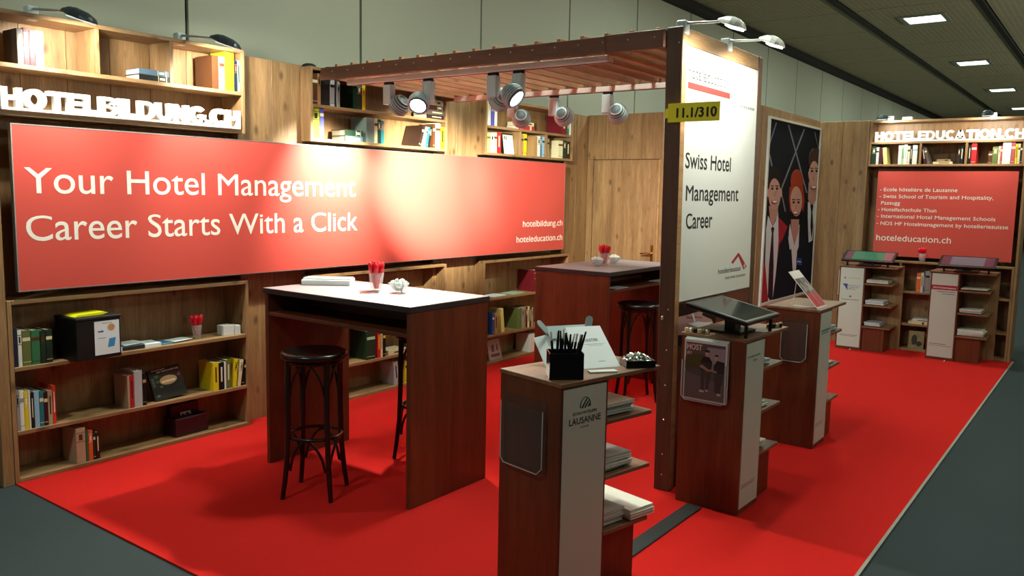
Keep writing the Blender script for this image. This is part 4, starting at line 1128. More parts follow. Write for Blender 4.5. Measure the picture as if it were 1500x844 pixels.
st(p3, [(0, .30, 3, .008, .20, .22, ['silver grey', 'light blue'], 'grey brochure'), (1, .30, 1, .006, .2, .2, ['silver grey'], 'grey brochure')])
st(p4, [(0, .285, 3, .012, .22, .25, ['cream', 'white', 'grey'], 'cream or white brochure'), (1, .285, 3, .013, .19, .22, ['white', 'blue', 'white'], 'white or blue brochure'), (2, .285, 3, .012, .16, .22, ['silver grey', 'light blue'], 'pale blue brochure')])
st(p5, [(0, .285, 2, .008, .24, .24, ['red', 'white'], 'red or white brochure'), (1, .285, 3, .010, .20, .24, ['silver grey', 'pink red', 'white'], 'pinkish or white brochure'), (2, .285, 4, .014, .24, .24, ['white'], 'white brochure'), ])
# ================================================================ THINGS ON THE PEDESTALS
acr = mat('acrylic', (.10, .10, .10), .05, alpha=.12, spec=.8)
acr_edge = mat('acrylic_edge', (.85, .9, .9), .15, spec=.8, alpha=.6)
def pocket(root, x0, x1, z0, z1, label, depth=.035, y=-.001):
    """clear leaflet pocket on the -y side of a pedestal"""
    Mx = loc_in(root)
    r = thing('leaflet_holder', label, 'leaflet holder', Mx @ Vector((0, y, 0)), root.rotation_euler.z)
    b = MB().box(x0, x1, -.003, 0, z0, z1 + .03)
    b.build('back_plate', acr, r)
    c = .03
    P = [(x0, z0), (x1 - c, z0), (x1, z0 + c), (x1, z1), (x0, z1)]
    fr_ = MB()
    M = Matrix(((0, 1, 0, 0), (1, 0, 0, 0), (0, 0, 1, 0), (0, 0, 0, 1)))
    fr_.prism(P, -depth - .003, -depth, 0, M)
    fr_.build('front_plate', acr, r)
    e = MB()
    e.tube([(x0, -depth, z1), (x0, -depth, z0 + .02), (x0 + .02, -depth, z0), (x1 - c, -depth, z0), (x1, -depth, z0 + c), (x1, -depth, z1)], .0022, 6)
    e.build('rim', acr_edge, r)
    MB().box(x0, x1 - c, -depth, 0, z0, z0 + .003).box(x0, x0 + .003, -depth, 0, z0, z1).box(x1 - .003, x1, -depth, 0, z0 + c, z1).build('side_plates', acr, r)
    return r
pocket(p1, -.325, -.075, .56, .82, 'empty clear leaflet holder on the front pedestal', depth=.024)
pocket(p3, -.24, -.07, .585, .845, 'empty clear leaflet holder on the third pedestal side')
hr = pocket(p2, -.335, -.075, .585, .80, 'clear leaflet holder filled with HOST magazines')
Mx = loc_in(p2)
for i in range(4):
    front = i == 3
    r = thing('magazine', 'front HOST magazine with two people on its cover, in the clear holder' if front else 'white-edged magazine behind the HOST cover, %s in the holder' % ['rearmost', 'second from the back', 'third from the back', ''][i], 'magazine',
              Mx @ Vector((0, -.0055 - .0072 * i, 0)), p2.rotation_euler.z, 'magazines in the clear holder')
    MB().box(-.326, -.084, -.006, 0, .590, .915 - (3 - i) * -.003).build('pages', page_w, r)
    if front:
        cv = MB().box(-.316, -.094, -.0068, -.006, .602, .900).build('cover', mat('host_ground', '#55484a', .45), r)
        Mf = Matrix(((0, 1, 0, 0), (-1, 0, 0, 0), (0, 0, 1, 0), (0, 0, 0, 1)))   # (d,u,z)->(u,-d,z)
        def pp(name, polys, col, d):
            for P in polys: MB().prism([(-.318 + .226 * u, .60 + .305 * v) for u, v in P], .0065, d, 0, Mf).build(name, mat('host_' + col[1:], col, .45), r)
        pp('sky_print', [[(.45, .55), (1, .50), (1, .93), (.55, .93)]], '#8b8290', .0070)
        pp('hedge_print', [[(0, .50), (.45, .54), (.5, .78), (.3, .80), (0, .72)]], '#4a4420', .0071)
        pp('ground_print', [[(0, 0), (1, 0), (1, .30), (0, .46)]], '#6a5c62', .0071)
        pp('shirt_print', [[(.38, .52), (.66, .50), (.68, .68), (.6, .76), (.46, .76), (.38, .66)], [(.72, .50), (.98, .50), (.98, .70), (.80, .72), (.72, .62)]], '#1c1418', .0074)
        pp('trouser_print', [[(.42, .16), (.50, .16), (.52, .50), (.40, .52)], [(.54, .16), (.60, .16), (.66, .50), (.53, .50)], [(.76, .16), (.90, .14), (.96, .50), (.74, .50)]], '#3a3438', .0073)
        pp('face_print', [ell(.54, .82, .05, .045, 12), ell(.78, .76, .045, .045, 12)], '#b08f80', .0075)
        pp('hair_print', [[(.48, .84), (.50, .88), (.60, .88), (.61, .84)], [(.73, .79), (.75, .82), (.82, .82), (.83, .78)]], '#2a1e1a', .0077)
        pp('arm_print', [[(.36, .58), (.40, .56), (.60, .50), (.62, .53), (.42, .62)], [(.60, .52), (.80, .50), (.80, .53), (.62, .55)]], '#b08f80', .0078)
        pp('shoe_print', [[(.38, .13), (.50, .13), (.50, .16), (.40, .17)], [(.54, .15), (.60, .15), (.60, .18), (.54, .18)], [(.82, .11), (.92, .11), (.92, .14), (.84, .15)]], '#cfcaca', .0078)
        Mt = Mf
        q = MB(); text(q, 'HOST', -.310, -.225, .862, .030, .0080, bold=.03, res=3, depth=.0004, M=Mf); q.build('lettering', mat('host_pink', '#d8b8b8', .5), r)
        q = MB(); text(q, '#1', -.310, -.285, .836, .018, .0080, bold=.01, res=2, depth=.0004, M=Mf); q.build('lettering', mat('host_pink', ''), r)

# tilted screens
scr_frame = mat('screen_bezel', '#0c0e10', .3)
scr_glass = mat('screen_glass', '#101a17', .12, spec=.6)
def screen(root, y0, y1, xlo, xhi, zlo, zhi, label, glow=None, gcol='#20302c'):
    """low edge at the front (x = xlo), high edge behind (x = xhi < xlo); local coordinates of the pedestal"""
    Mx = loc_in(root)
    r = thing('screen', label, 'screen', Mx @ Vector((0, 0, .943)), root.rotation_euler.z, 'tilted touch screens')
    a, b_ = Vector((xlo, y0, zlo)), Vector((xhi, y0, zhi))
    ex = (b_ - a); D = ex.length; ex.normalize()
    ey = Vector((0, 1, 0)); ez = ey.cross(ex) * -1
    if ez.z < 0: ez = -ez
    M = Matrix(((ex.x, ey.x, ez.x, a.x), (ex.y, ey.y, ez.y, a.y), (ex.z, ey.z, ez.z, a.z), (0, 0, 0, 1)))
    Lw = y1 - y0
    MB().bbox(0, D, 0, Lw, -.026, 0, .005, 0, M).build('bezel', scr_frame, r)
    g = MB().box(.022, D - .022, .025, Lw - .025, 0, .0006, 0, M)
    gm = mat('screen_' + gcol[1:], gcol, .12, spec=.6, emit=(srgb(gcol), glow)) if glow else scr_glass
    g.build('glass', gm, r)
    xm = (xlo + xhi) / 2
    MB().bbox(xm - .10, xm + .09, (y0 + y1) / 2 - .11, (y0 + y1) / 2 + .11, .0005, .014, .004).build('foot', scr_frame, r)
    MB().box(xm - .03, xm + .03, (y0 + y1) / 2 - .04, (y0 + y1) / 2 + .04, .014, (zlo + zhi) / 2 - .02).build('stand', scr_frame, r)
    for yy in (y0 + .06, y1 - .06): MB().cyl((xlo - .03, yy, .001), (xlo - .03, yy, zlo - .012), .010, .010, 8).build('leg', scr_frame, r)
    return r, M, D, Lw
screen(p2, -.02, .44, .01, -.34, .095, .165, 'large black tilted screen on the magazine pedestal')
s4, M4, D4, L4 = screen(p4, .02, .56, .045, -.16, .065, .160, 'tilted screen with greenish picture on the left far pedestal', .22, '#3a6650')
s5, M5, D5, L5 = screen(p5, .06, .59, .045, -.16, .065, .160, 'tilted screen with mauve picture on the right far pedestal', .22, '#5f5560')
MB().box(.022, D4 - .022, .025, .10, .0007, .0010, 0, M4).build('image_side', mat('image_plum', '#5a2238', .4), s4)
MB().box(.022, D4 - .022, L4 - .11, L4 - .025, .0007, .0010, 0, M4).build('image_side', mat('image_pinkred', '#8a4450', .4), s4)
MB().box(.022, D5 - .022, .025, .11, .0007, .0010, 0, M5).build('image_side', mat('image_plum', ''), s5)
MB().box(.022, D5 - .022, L5 - .11, L5 - .025, .0007, .0010, 0, M5).build('image_side', mat('image_plum', ''), s5)

# little wrapped chocolates on the magazine pedestal
M2 = loc_in(p2)
ch = [('cream', -.34, .012), ('cream', -.315, .014), ('black', -.29, .012), ('beige', -.265, .014), ('olive green', -.243, .012), ('beige', -.22, .013)]
cb = {}
def chocolate(x, y, c, label, group):
    if c not in cb: cb[c] = MB().bbox(-.010, .010, -.010, .010, 0, .026, .004).mesh('chocolate', bookmat(c))
    o = link('chocolate', cb[c], None, M2 @ Vector((x, y, .943)), (0, 0, rnd.uniform(-.3, .3)))
    tag(o, label, 'chocolate', group)
for i, (c, x, y) in enumerate(ch):
    chocolate(x, y, c, '%s wrapped chocolate, %s from the left at the front edge of the screen pedestal' % (c, ORD[i]), 'chocolates at the left of the screen')
for i, (c, x, y) in enumerate([('cream', -.06, .46), ('black', -.04, .485), ('beige', -.03, .51), ('black', -.02, .535), ('tan', -.03, .562)]):
    chocolate(x, y, c, '%s wrapped chocolate, %s from the screen at the right end of its pedestal' % (c, ORD[i]), 'chocolates at the right of the screen')

# card with two picture panels on the third pedestal
M3 = loc_in(p3)
r = thing('display_card', 'slanted white card with two red and grey leaflets on the third pedestal', 'display card', M3 @ Vector((0, 0, .943)), p3.rotation_euler.z)
a, b_ = Vector((-.03, .03, .003)), Vector((-.235, .03, .235))
ex = b_ - a; D = ex.length; ex.normalize(); ey = Vector((0, 1, 0)); ez = ex.cross(ey)
if ez.x < 0: ez = -ez
M = Matrix(((ex.x, ey.x, ez.x, a.x), (ex.y, ey.y, ez.y, a.y), (ex.z, ey.z, ez.z, a.z), (0, 0, 0, 1)))
MB().box(0, D, 0, .215, -.003, 0, 0, M).build('card', mat('card_white', '#d8d2cf', .4), r)
for k, (c1, c2, c3) in enumerate((('#3c3a34', '#8d8a80', '#b01c34'), ('#5b5f66', '#a8988c', '#a83a46'))):
    y0 = .008 + k * .104
    q = MB()
    q.box(.012, D * .40, y0, y0 + .095, 0, .0012, 0, M)
    q.build('red_field', mat('card_' + c3[1:], c3, .4), r)
    MB().box(D * .40, D * .80, y0, y0 + .095, 0, .0012, 0, M).build('photo_field', mat('card_' + c1[1:], c1, .4), r)
    q = MB()
    for (u, v, w_) in ((.48, .3, .02), (.55, .55, .024), (.62, .35, .018), (.50, .75, .015)):
        q.prism(ell(y0 + .095 * v, D * u, w_, w_ * .9, 9), .0010, .0016, 0, M @ Matrix(((0, 0, 1, 0), (0, 1, 0, 0), (1, 0, 0, 0), (0, 0, 0, 1))))
    q.build('photo_spots', mat('card_' + c2[1:], c2, .4), r)
MB().box(-.22, -.06, .08, .13, .0005, .004).build('foot', white_shell, r)
MB().tube([(-.215, .1, .003), (-.20, .1, .19)], .003, 6).build('prop', white_shell, r)

# pen box, brochures, stand and sweets on the front pedestal
M1 = loc_in(p1)
rz = A1
def on1(x, y, z=.943): return M1 @ Vector((x, y, z))
bx = thing('pen_box', 'square black pen box at the front corner of the front pedestal', 'pen box', (-1.748, 2.722, .9515), R(42))
Wb, Db, Hb = .136, .100, .106
blackp = mat('pen_box_black', '#0a0a0b', .25)
q = MB()
q.bbox(-Wb / 2, Wb / 2, -Db / 2, Db / 2, 0, .004, .001)
for (a0, a1, b0, b1) in ((-Wb / 2, Wb / 2, -Db / 2, -Db / 2 + .004), (-Wb / 2, Wb / 2, Db / 2 - .004, Db / 2), (-Wb / 2, -Wb / 2 + .004, -Db / 2, Db / 2), (Wb / 2 - .004, Wb / 2, -Db / 2, Db / 2)):
    q.bbox(a0, a1, b0, b1, 0, Hb, .001)
q.build('box_body', blackp, bx)
Mb = Matrix.Translation((-1.748, 2.722, .9515)) @ Matrix.Rotation(R(42), 4, 'Z')
pen_b = mat('pen_black', '#0e0f10', .3); pen_w = mat('pen_tip', '#c9cdc6', .4)
pens = [(-.044, .01, -.10, .02), (-.034, -.02, .04, .0), (-.028, .02, .02, .10), (-.018, -.01, -.03, -.05), (-.012, .025, .07, .04), (-.004, -.02, .02, .0), (.004, .012, -.05, .05), (.010, -.015, .06, -.06), (.016, .02, .22, .05),
        (.022, -.01, -.20, .0), (.030, .01, .16, .02), (.036, -.02, .24, -.02), (.042, .015, .20, .05), (.046, -.005, .27, .0)]
for i, (px, py, lx, ly) in enumerate(pens):
    d = Vector((lx, ly, 1)).normalized()
    Ln = .180 + rnd.uniform(-.014, .008)
    foot = Vector((px * 1.05 - lx * .06, py * .8 - ly * .03, .006))
    r = thing('pen', 'black pen with pale end standing in the black box', 'pen', Mb @ foot, 0, 'pens in the black box')
    r.rotation_euler = (Matrix.Rotation(R(41), 3, 'Z') @ d.to_track_quat('Z', 'Y').to_matrix()).to_euler()
    MB().cyl((0, 0, 0), (0, 0, Ln * .80), .0052, .0052, 8).build('barrel', pen_b, r)
    MB().cyl((0, 0, Ln * .80), (0, 0, Ln), .0048, .0035, 8).build('tip', pen_w if i % 2 == 0 else pen_b, r)
# brochure reading MASTER leaning on a grey stand
stc = mat('stand_grey', '#8fa4a8', .4)
bo = Vector((-1.681, 3.058, .9515))
YW = R(60)
r = thing('brochure', 'open pale brochure reading MASTER leaning on the grey stand', 'brochure', bo, YW)
Ml = Matrix.Rotation(R(-52), 4, 'X')
q = MB().bbox(-.175, 0, 0, .005, 0, .24, .001, 0, Ml); q.build('right_page', lit, r)
q = MB().bbox(-.15, 0, 0, .004, .02, .225, .001, 0, Ml @ Matrix.Translation((-.176, 0, 0)) @ Matrix.Rotation(R(-16), 4, 'Z')); q.build('left_page', lit, r)
Mt = Ml @ Matrix(((0, 1, 0, 0), (-1, 0, 0, 0), (0, 0, 1, 0), (0, 0, 0, 1)))
q = MB(); text(q, 'MASTER', -.120, -.045, .150, .016, .0010, res=2, depth=.0004, M=Mt); q.build('lettering', grey_print, r)
q = MB().box(-.125, -.02, -.0006, 0, .134, .1352, 0, Ml).box(-.10, -.03, -.0006, 0, .126, .1268, 0, Ml).box(-.09, -.06, -.0006, 0, .035, .0385, 0, Ml); q.build('small_print', mat('pale_teal_print', '#9fb3ba', .6), r)
r = thing('brochure_stand', 'grey metal stand with two upturned ears behind the MASTER brochure', 'stand', bo, YW)
Ms = Ml @ Matrix.Translation((0, .010, 0))
MB().bbox(-.262, -.055, 0, .004, .185, .262, .004, 0, Ms).build('back_plate', stc, r)
for s_, cx, ang in ((-1, -.262, R(-52)), (1, -.060, R(24))):
    Me = Ms @ Matrix.Translation((cx, .002, .235)) @ Matrix.Rotation(ang, 4, 'Y') @ Matrix.Rotation(R(30), 4, 'X')
    pr_ = [(-.016, -.012), (.016, -.012), (.016, .045)] + [(.016 * math.cos(a), .045 + .016 * math.sin(a)) for a in [PI * i / 8 for i in range(1, 8)]] + [(-.016, .045)]
    MB().prism(pr_, -.002, .002, 0, Me @ Matrix(((0, 1, 0, 0), (1, 0, 0, 0), (0, 0, 1, 0), (0, 0, 0, 1)))).build('ear', stc, r)
pt = Ms @ Vector((-.16, .006, .20))
MB().cyl(tuple(pt), (-.16, pt.y + .01, .003), .005, .006, 8).build('stem', stc, r)
MB().bbox(-.21, -.11, pt.y - .03, pt.y + .04, 0, .004, .001).build('foot', stc, r)
r = thing('booklet', 'thin booklet lying before the MASTER brochure', 'booklet', (-1.685, 2.925, .9515), R(52))
MB().bbox(-.07, .05, -.03, .008, 0, .006, .001).build('cover', lit, r)
# tray of silver wrapped sweets
tr = thing('sweet_tray', 'black tray heaped with silver sweets on the front pedestal', 'tray', (-1.635, 3.122, .9515), R(47))
q = MB()
q.bbox(-.065, .065, -.05, .05, 0, .004, .001)
for (x0, x1, y0, y1) in ((-.065, .065, -.05, -.046), (-.065, .065, .046, .05), (-.065, -.061, -.05, .05), (.061, .065, -.05, .05)): q.bbox(x0, x1, y0, y1, 0, .030, .001)
q.build('tray_body', blackp, tr)
sil = mat('silver_foil', '#dfe6e2', .22, metal=1.0)
cand = [MB().ico((0, 0, 0), .0085, 1, 0, .28, (1.35, .9, .7)).mesh('sweet', sil) for _ in range(4)]
Mt_ = Matrix.Translation((-1.635, 3.122, .9515)) @ Matrix.Rotation(R(47), 4, 'Z')
for L_, (nx, ny, z) in enumerate(((7, 5, .012), (7, 5, .024), (6, 4, .036), (4, 3, .046))):
    for i in range(nx):
        for j in range(ny):
            p = Mt_ @ Vector(((i - (nx - 1) / 2) * .0165 + rnd.uniform(-.003, .003), (j - (ny - 1) / 2) * .017 + rnd.uniform(-.003, .003), z + rnd.uniform(-.002, .003)))
            o = link('sweet', cand[rnd.randrange(4)], None, p, (rnd.uniform(0, 6), rnd.uniform(0, 6), rnd.uniform(0, 6)))
            tag(o, 'small silver foil wrapped sweet in the black tray', 'sweet', 'silver sweets in the tray')

# ================================================================ GLASSES, BOWLS, PAPERS
glass_m = mat('glass', (.80, .86, .86), .04, alpha=.20, spec=.9)
red_pl = mat('red_plastic', '#e0142c', .3, spec=.6)
def tumbler(loc, where, short, H=.105, Rr=.046):
    r = thing('glass', 'clear tumbler holding red plastic spoons ' + where, 'glass', loc, 0, None)
    MB().lathe([(0, 0), (Rr * .72, 0), (Rr * .75, .004), (Rr, H), (Rr - .003, H), (Rr * .70, .010), (0, .010)], 24).build('glass_body', glass_m, r)
    for i in range(12):
        a = 2 * PI * i / 12 + .3
        k = .35 if i % 2 else .7
        fx, fy = math.cos(a) * Rr * .38 * k, math.sin(a) * Rr * .38 * k
        tx, ty = math.cos(a) * Rr * (1.0 if k > .5 else .45), math.sin(a) * Rr * (1.0 if k > .5 else .45)
        hh = H + .052 + rnd.uniform(-.004, .008)
        d = Vector((tx - fx, ty - fy, hh)).normalized()
        sp = thing('spoon', 'red plastic spoon standing in the glass ' + short, 'spoon', Vector(loc) + Vector((fx, fy, .011)), 0, 'red spoons in the glass ' + short)
        sp.rotation_euler = d.to_track_quat('Z', 'Y').to_euler()
        q = MB()
        q.tube([(0, 0, 0), (0, 0, hh * .55)], [.0032, .0036], 6)
        q.tube([(0, 0, hh * .52), (0, 0, hh * .62), (0, 0, hh * .75), (0, 0, hh * .88), (0, 0, hh * .97), (0, 0, hh)], [.003, .010, .0132, .0132, .009, .003], 8)
        q.build('spoon_body', red_pl, sp)
Z1 = .008 + T1H + .001
tumbler((-3.545, 3.425, Z1), 'on the front bar table', 'on the front table')
tumbler((-3.50, 6.02, Z1), 'on the rear bar table', 'on the rear table')
tumbler((-4.965, 3.135, .666), 'on the lower left bookcase shelf', 'on the bookcase shelf', H=.09, Rr=.036)
tumbler((-1.77, 9.99, 1.011), 'on the far bookcase between the two tilted screens', 'on the far bookcase', H=.09, Rr=.04)
crys = mat('crystal', (.85, .92, .93), .08, alpha=.42, spec=1.0)
wrap = mat('white_wrapper', '#e8efec', .35)
candw = [MB().ico((0, 0, 0), .013, 1, 0, .25, (1.2, .95, .75)).mesh('wrapped_sweet', wrap) for _ in range(4)]
def bowl(loc, label, short, S_=1.0):
    r = thing('bowl', label, 'bowl', loc, 0, None)
    q = MB()
    seg = 24
    P, F = [], []
    prof = [(.018, .006), (.030, .012), (.044, .030), (.056, .052)]
    for j, (rr, z) in enumerate(prof):
        for i in range(seg):
            a = 2 * PI * i / seg
            w_ = 1 + (.10 if j == 3 else .05) * (1 if i % 2 else -1)
            P.append((rr * w_ * math.cos(a) * S_, rr * w_ * math.sin(a) * S_, z * S_ + (.004 * (i % 2) if j == 3 else 0)))
    for j, (rr, z) in enumerate(reversed(prof)):
        for i in range(seg):
            a = 2 * PI * i / seg
            P.append(((rr - .003) * math.cos(a) * S_, (rr - .003) * math.sin(a) * S_, (z + .003) * S_))
    n = len(prof) * 2
    for j in range(n - 1):
        for i in range(seg):
            k = (i + 1) % seg
            F.append((j * seg + i, j * seg + k, (j + 1) * seg + k, (j + 1) * seg + i))
    F.append(tuple(reversed(range(seg))))
    F.append(tuple(range((n - 1) * seg, n * seg)))
    q.add(P, F)
    q.build('bowl_body', crys, r)
    for i in range(3):
        a = 2 * PI * i / 3
        MB().ico((.020 * math.cos(a) * S_, .020 * math.sin(a) * S_, .005 * S_), .006 * S_, 1).build('foot', crys, r)
    for L_, (n_, rr, z) in enumerate(((5, .018, .024), (8, .034, .040), (9, .038, .056), (5, .020, .066))):
        for i in range(n_):
            a = 2 * PI * i / n_ + L_
            p = Vector(loc) + Vector((rr * math.cos(a), rr * math.sin(a), z)) * S_
            o = link('wrapped_sweet', candw[rnd.randrange(4)], None, p, (rnd.uniform(0, 6), rnd.uniform(0, 6), rnd.uniform(0, 6)))
            tag(o, 'white wrapped sweet in the crystal bowl ' + short, 'sweet', 'wrapped sweets in the bowl ' + short)
bowl((-3.375, 3.445, Z1), 'crystal bowl of white wrapped sweets on the front bar table', 'on the front table', 1.02)
bowl((-3.50, 5.90, Z1), 'left crystal bowl of white wrapped sweets on the rear bar table', 'left on the rear table')
bowl((-3.53, 6.24, Z1), 'right crystal bowl of white wrapped sweets on the rear bar table', 'right on the rear table')

# pile of folded brochures on the front table
pl = mat('paper_pale', '#dbe6e6', .5)
for i, (L_, Wd_, h, y0, lab) in enumerate(((.30, .17, .032, 0, 'thick pale brochure pile lying on the front bar table'), (.29, .14, .008, .01, 'upper white booklet lying on the pile of the front bar table'))):
    r = thing('brochure', lab, 'brochure', (-3.985, 3.44, Z1 + (.0325 if i else 0)), R(37))
    MB().bbox(-L_ / 2, L_ / 2, -Wd_ / 2 + y0, Wd_ / 2, 0, h, .001).build('pages', pl, r)
    if i == 0: MB().prism([(-Wd_ / 2, 0), (Wd_ / 2, 0), (Wd_ / 2, .032), (0, .046), (-Wd_ / 2, .028)], -L_ / 2 - .004, -L_ / 2, 0).build('dark_end', black_m, r)
r = thing('leaflet', 'small red leaflet lying beside the glass on the front bar table', 'leaflet', (-3.56, 3.36, Z1), R(30))
MB().box(-.04, .04, -.03, .03, 0, .001).build('sheet', mat('leaflet_red', '#9a4a4c', .5), r)
# papers on the rear table under shelf
for i, (y, lab) in enumerate(((5.62, 'white paper on the left end of the rear table under shelf'), (6.35, 'white paper on the far end of the rear table under shelf'))):
    r = thing('paper', lab, 'paper', (-3.26, y, .008 + T1H - .1425), 0, 'papers under the rear table')
    MB().box(0, .11, 0, .20, 0, .003).build('sheet', lit, r)

# ---------------------------------------------------------------- things on the lower left bookcase
bk = thing('ballot_box', 'black box with yellow slot and printed sheet on the lower left bookcase', 'box', (-4.995, 2.235, .666), R(2))
blk2 = mat('box_black', '#08080a', .5)
MB().bbox(0, .24, 0, .265, .0005, .235, .003).build('box_body', blk2, bk)
MB().bbox(-.003, .244, -.004, .269, .236, .252, .003).build('lid', mat('box_lid', '#1a1b1c', .5), bk)
yb = mat('slot_yellow', '#e2e01a', .4)
MB().prism([(.0, .2525), (.16, .2525), (.20, .262), (.18, .268), (.02, .262)], .05, .19, 0, Matrix.Translation((0, .02, 0))).build('yellow_slot', yb, bk)
sh_ = MB().box(.2402, .2412, .105, .255, .022, .222).build('printed_sheet', mat('sheet_white', '#dfe6ec', .5), bk)
MB().prism([(.125, .157), (.150, .157), (.150, .152), (.160, .161), (.150, .170), (.150, .165), (.125, .165)], .2410, .2416).build('arrow_print', mat('print_blue', '#2c5f9c', .5), bk)
MB().prism(ell(.205, .180, .024, .022, 18), .2410, .2414).build('plate_print', mat('print_grey', '#b9b5a8', .5), bk)
MB().prism(ell(.208, .184, .018, .017, 18), .2412, .2420).build('round_print', mat('print_orange', '#d08a5a', .5), bk)
MB().prism([(.182, .062), (.222, .066), (.232, .118), (.192, .114)], .2410, .2418).build('card_print', mat('print_cyan', '#3a8fc8', .5), bk)
MB().box(.2410, .2415, .15, .21, .206, .209).box(.2410, .2415, .125, .17, .120, .123).build('small_print', grey_print, bk)
# brochures lying on the shelf
def flat(name, loc, rot, L_, Wd_, h, m, label, group='papers on the lower left bookcase shelf', band=None):
    r = thing(name, label, 'brochure', loc, rot, group)
    MB().bbox(-Wd_, 0, 0, L_, 0, h, .0008).build('sheets', m, r)
    if band: MB().box(-.001, .001, band[0], band[1], .001, h - .001).box(-Wd_ * .9, 0, band[0], band[1], h, h + .0005).build('band', band[2], r)
dg = mat('paper_charcoal', '#2b2d2e', .5)
flat('brochure', (-4.880, 2.53, .6655), 0, .19, .15, .026, lit, 'thick white and black brochure beside the black box', band=(.045, .19, dg))
flat('brochure', (-4.905, 2.60, .692), R(8), .15, .12, .005, lit, 'white leaflet lying on the thick black brochure')
flat('brochure', (-4.885, 2.72, .6655), R(-4), .11, .14, .022, lit, 'white brochure pile in the middle of the shelf')
flat('brochure', (-4.895, 2.84, .6655), R(7), .13, .13, .007, mat('paper_blue', '#4a7da0', .5), 'blue leaflet lying right of the white pile')
flat('brochure', (-4.890, 2.93, .673), R(12), .15, .10, .005, lit, 'white leaflet lying at the right end before the red spoons')
r = thing('paper_block', 'white note paper cube on the lower left bookcase shelf', 'paper block', (-4.90, 3.30, .6655), 0)
MB().bbox(-.08, 0, 0, .085, 0, .068, .001).build('sheets', mat('note_paper', '#c9cac6', .7, noise=.05, nscale=500), r)
r = thing('paper_block', 'second narrow white paper block beside the note cube', 'paper block', (-4.885, 3.388, .6655), 0)
MB().bbox(-.08, 0, 0, .035, 0, .064, .001).build('sheets', mat('note_paper', ''), r)
# cookbook, facing out
r = thing('cookbook', 'dark cookbook with a bowl of food on its cover, propped on the lower left bookcase', 'book', (-4.893, 2.790, .3025), 0)
Mc = Matrix.Rotation(R(-20), 4, 'Y') @ Matrix.Rotation(R(5), 4, 'X')
MB().bbox(-.018, 0, 0, .228, 0, .208, .001, 0, Mc).build('cover', mat('cookbook_cover', '#23241f', .35), r)
def cp(name, polys, col, d):
    for P in polys: MB().prism(P, -.0005, d, 0, Mc).build(name, mat('cook_' + col[1:], col, .45), r)
cp('bowl_print', [ell(.125, .105, .075, .042, 20)], '#14140f', .0006)
cp('food_print', [ell(.125, .118, .062, .030, 18)], '#b58a5c', .0010)
cp('leaf_print', [ell(.03 + .018 * i, .03 + .018 * (i * 5 % 7), .012, .009, 8) for i in range(3)] + [ell(.02, .10 + .02 * k, .012, .010, 8) for k in range(3)] + [ell(.05, .155, .016, .010, 8)], '#4a5234', .0007)
cp('morsel_print', [ell(.085 + .016 * i, .112 + .012 * ((i * 3) % 3), .009, .008, 8) for i in range(6)], '#e0cfae', .0016)
cp('red_print', [[(.19, .135), (.215, .125), (.213, .155)]], '#8e2430', .0010)
q = MB(); text(q, 'mit Gehirnnahrung', .06, .215, .176, .012, .0010, bold=.02, res=2, depth=.0005, M=Mc)
text(q, 'Kochen', .03, .12, .192, .009, .0010, bold=.01, res=2, depth=.0005, M=Mc); q.build('lettering', ink_w, r)
MB().bbox(-.08, -.075, .05, .17, 0, .12, .001).build('easel', blackp, r)
# dark leaflet holder on the bottom shelf
r = thing('leaflet_box', 'dark plum leaflet box with a small printed label on the bottom shelf', 'box', (-4.90, 2.925, .0325), R(4))
plum = mat('plum', '#2a0f18', .4)
MB().bbox(-.13, 0, 0, .25, 0, .12, .002).build('box_body', plum, r)
MB().bbox(-.13, -.07, .02, .23, .12, .20, .002).build('rear_part', plum, r)
Mr = Matrix.Translation((-.065, 0, .118)) @ Matrix.Rotation(R(-14), 4, 'Y')
MB().box(-.002, 0, .085, .165, -.04, .10, 0, Mr).build('card', mat('card_plum', '#5a3a40', .5), r)
MB().box(.0, .001, .085, .165, .0 - .04, .025, 0, Mr).build('label', mat('label_white', '#cfcaca', .5), r)
MB().box(.001, .0016, .092, .115, -.01, .012, 0, Mr).box(.001, .0016, .125, .150, -.006, .015, 0, Mr).box(.001, .0016, .09, .16, -.030, -.024, 0, Mr).build('animal_print', ink_k, r)

# ---------------------------------------------------------------- small things on the other bookcases
flat('leaflet', (-4.885, 6.28, .6625), R(5), .26, .16, .004, lit, 'white leaflet lying on the shelf between the bar tables', 'leaflets on the shelf between the tables')
flat('leaflet', (-4.885, 6.60, .6625), R(3), .22, .15, .006, mat('paper_green', '#8fb09a', .5), 'pale green booklet lying on the shelf between the bar tables', 'leaflets on the shelf between the tables')
r = thing('facing_booklet', 'pale pinkish booklet facing out on the bottom shelf between the tables', 'book', (-4.90, 6.27, .0325), 0)
Mk = Matrix.Rotation(R(-14), 4, 'Y')
MB().bbox(-.012, 0, 0, .20, 0, .20, .001, 0, Mk).build('cover', mat('pinkish_cover', '#b9a2a2', .5, noise=.35, nscale=25), r)
q = MB(); 
for P in ([(.03, .03), (.17, .03), (.17, .06), (.03, .06)], [(.05, .08), (.09, .08), (.10, .15), (.06, .15)], [(.12, .09), (.16, .09), (.15, .16)]): q.prism(P, -.0005, .0008, 0, Mk)
q.build('cover_print', mat('print_brownish', '#6e5550', .5), r)
r = thing('facing_booklet', 'white booklet with black letters facing out in the upper bookcase near the door', 'book', (-4.900, 6.44, 2.0545), 0)
Mk = Matrix.Rotation(R(-8), 4, 'Y')
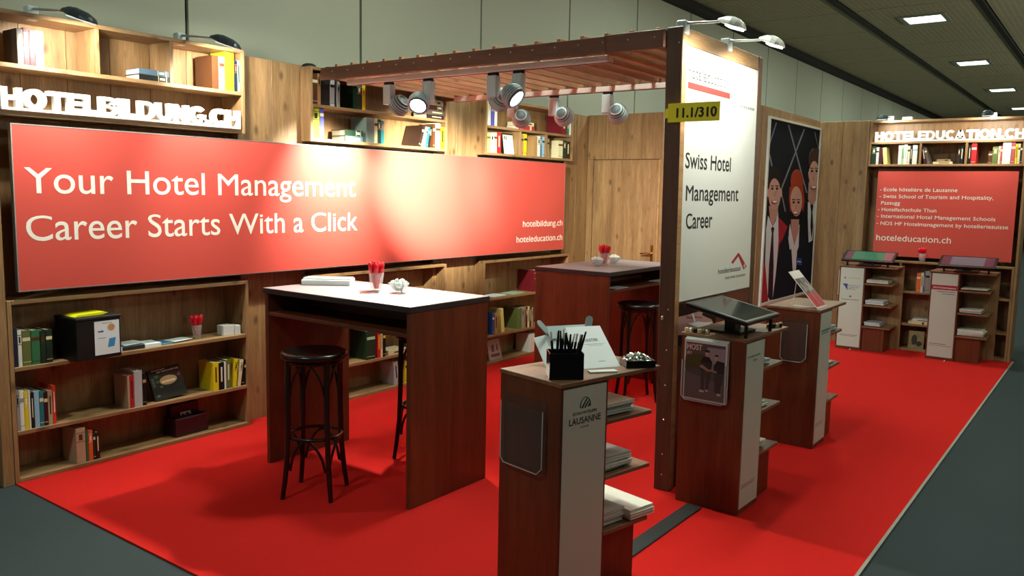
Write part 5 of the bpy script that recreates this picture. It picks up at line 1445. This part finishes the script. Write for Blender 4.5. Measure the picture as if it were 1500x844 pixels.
MB().bbox(-.010, 0, 0, .165, 0, .190, .001, 0, Mk).build('cover', mat('booklet_white', '#dcdcd4', .5), r)
MB().box(-.012, .001, -.006, .0, 0, .20, 0, Mk).box(-.012, .001, 0, .165, .190, .202, 0, Mk).build('black_edge', black_m, r)
q = MB(); text(q, 'EJ', .02, .06, .145, .028, .0008, bold=.02, res=2, depth=.0004, M=Mk); q.build('lettering', ink_k, r)
r = thing('facing_booklet', 'dark framed picture book facing out low in the far bookcase', 'book', (-1.85, 9.98, .0325), -PI / 2)
Mk = Matrix.Rotation(R(-8), 4, 'Y')
MB().bbox(-.014, 0, 0, .16, 0, .20, .001, 0, Mk).build('cover', mat('picture_cover', '#8a7a50', .5, noise=.5, nscale=30), r)
q = MB()
for P in (ell(.06, .10, .03, .06, 10), ell(.11, .06, .03, .03, 10)): q.prism(P, -.0005, .0008, 0, Mk)
q.build('cover_print', mat('print_darkolive', '#1c1a10', .5), r)
# small cable ends at the feet of the far pedestals
for i, x in enumerate((-2.36, -1.41)):
    r = thing('cable_clip', ['left', 'right'][i] + ' short white cable end on the carpet at a far pedestal', 'cable', (x, 9.55, .008), 0, 'white cable ends')
    MB().tube([(0, .03, .004), (0, .0, .006), (.004, -.03, .004)], .004, 6).build('cable', white_m, r)
r = thing('leaflet_holder', 'side leaflet holder with pale leaflets on the left far pedestal', 'leaflet holder', (-2.535, 9.60, .008), 0)
MB().bbox(-.012, 0, .02, .24, .60, .88, .001).build('leaflets', mat('paper_cream', '#c9c2ac', .5), r)
MB().bbox(-.020, -.013, .0, .26, .58, .80, .001).build('plate', acr, r)
# small white power box beside the left far lamp
o = MB().bbox(-.05, .05, -.03, .03, 0, .035, .004).build('lamp_driver', white_m, None, (-2.03, 10.03, 2.561))
tag(o, 'small white driver box on top of the far bookcase beside the left lamp', 'driver box')
# hinge plate on the post
o = MB().bbox(-.006, .006, -.012, 0, -.012, .012, .002).build('post_hook', bolt_m, None, (-2.035, 4.1695, 1.0))
tag(o, 'small bright metal hook on the front of the brown post', 'hook')
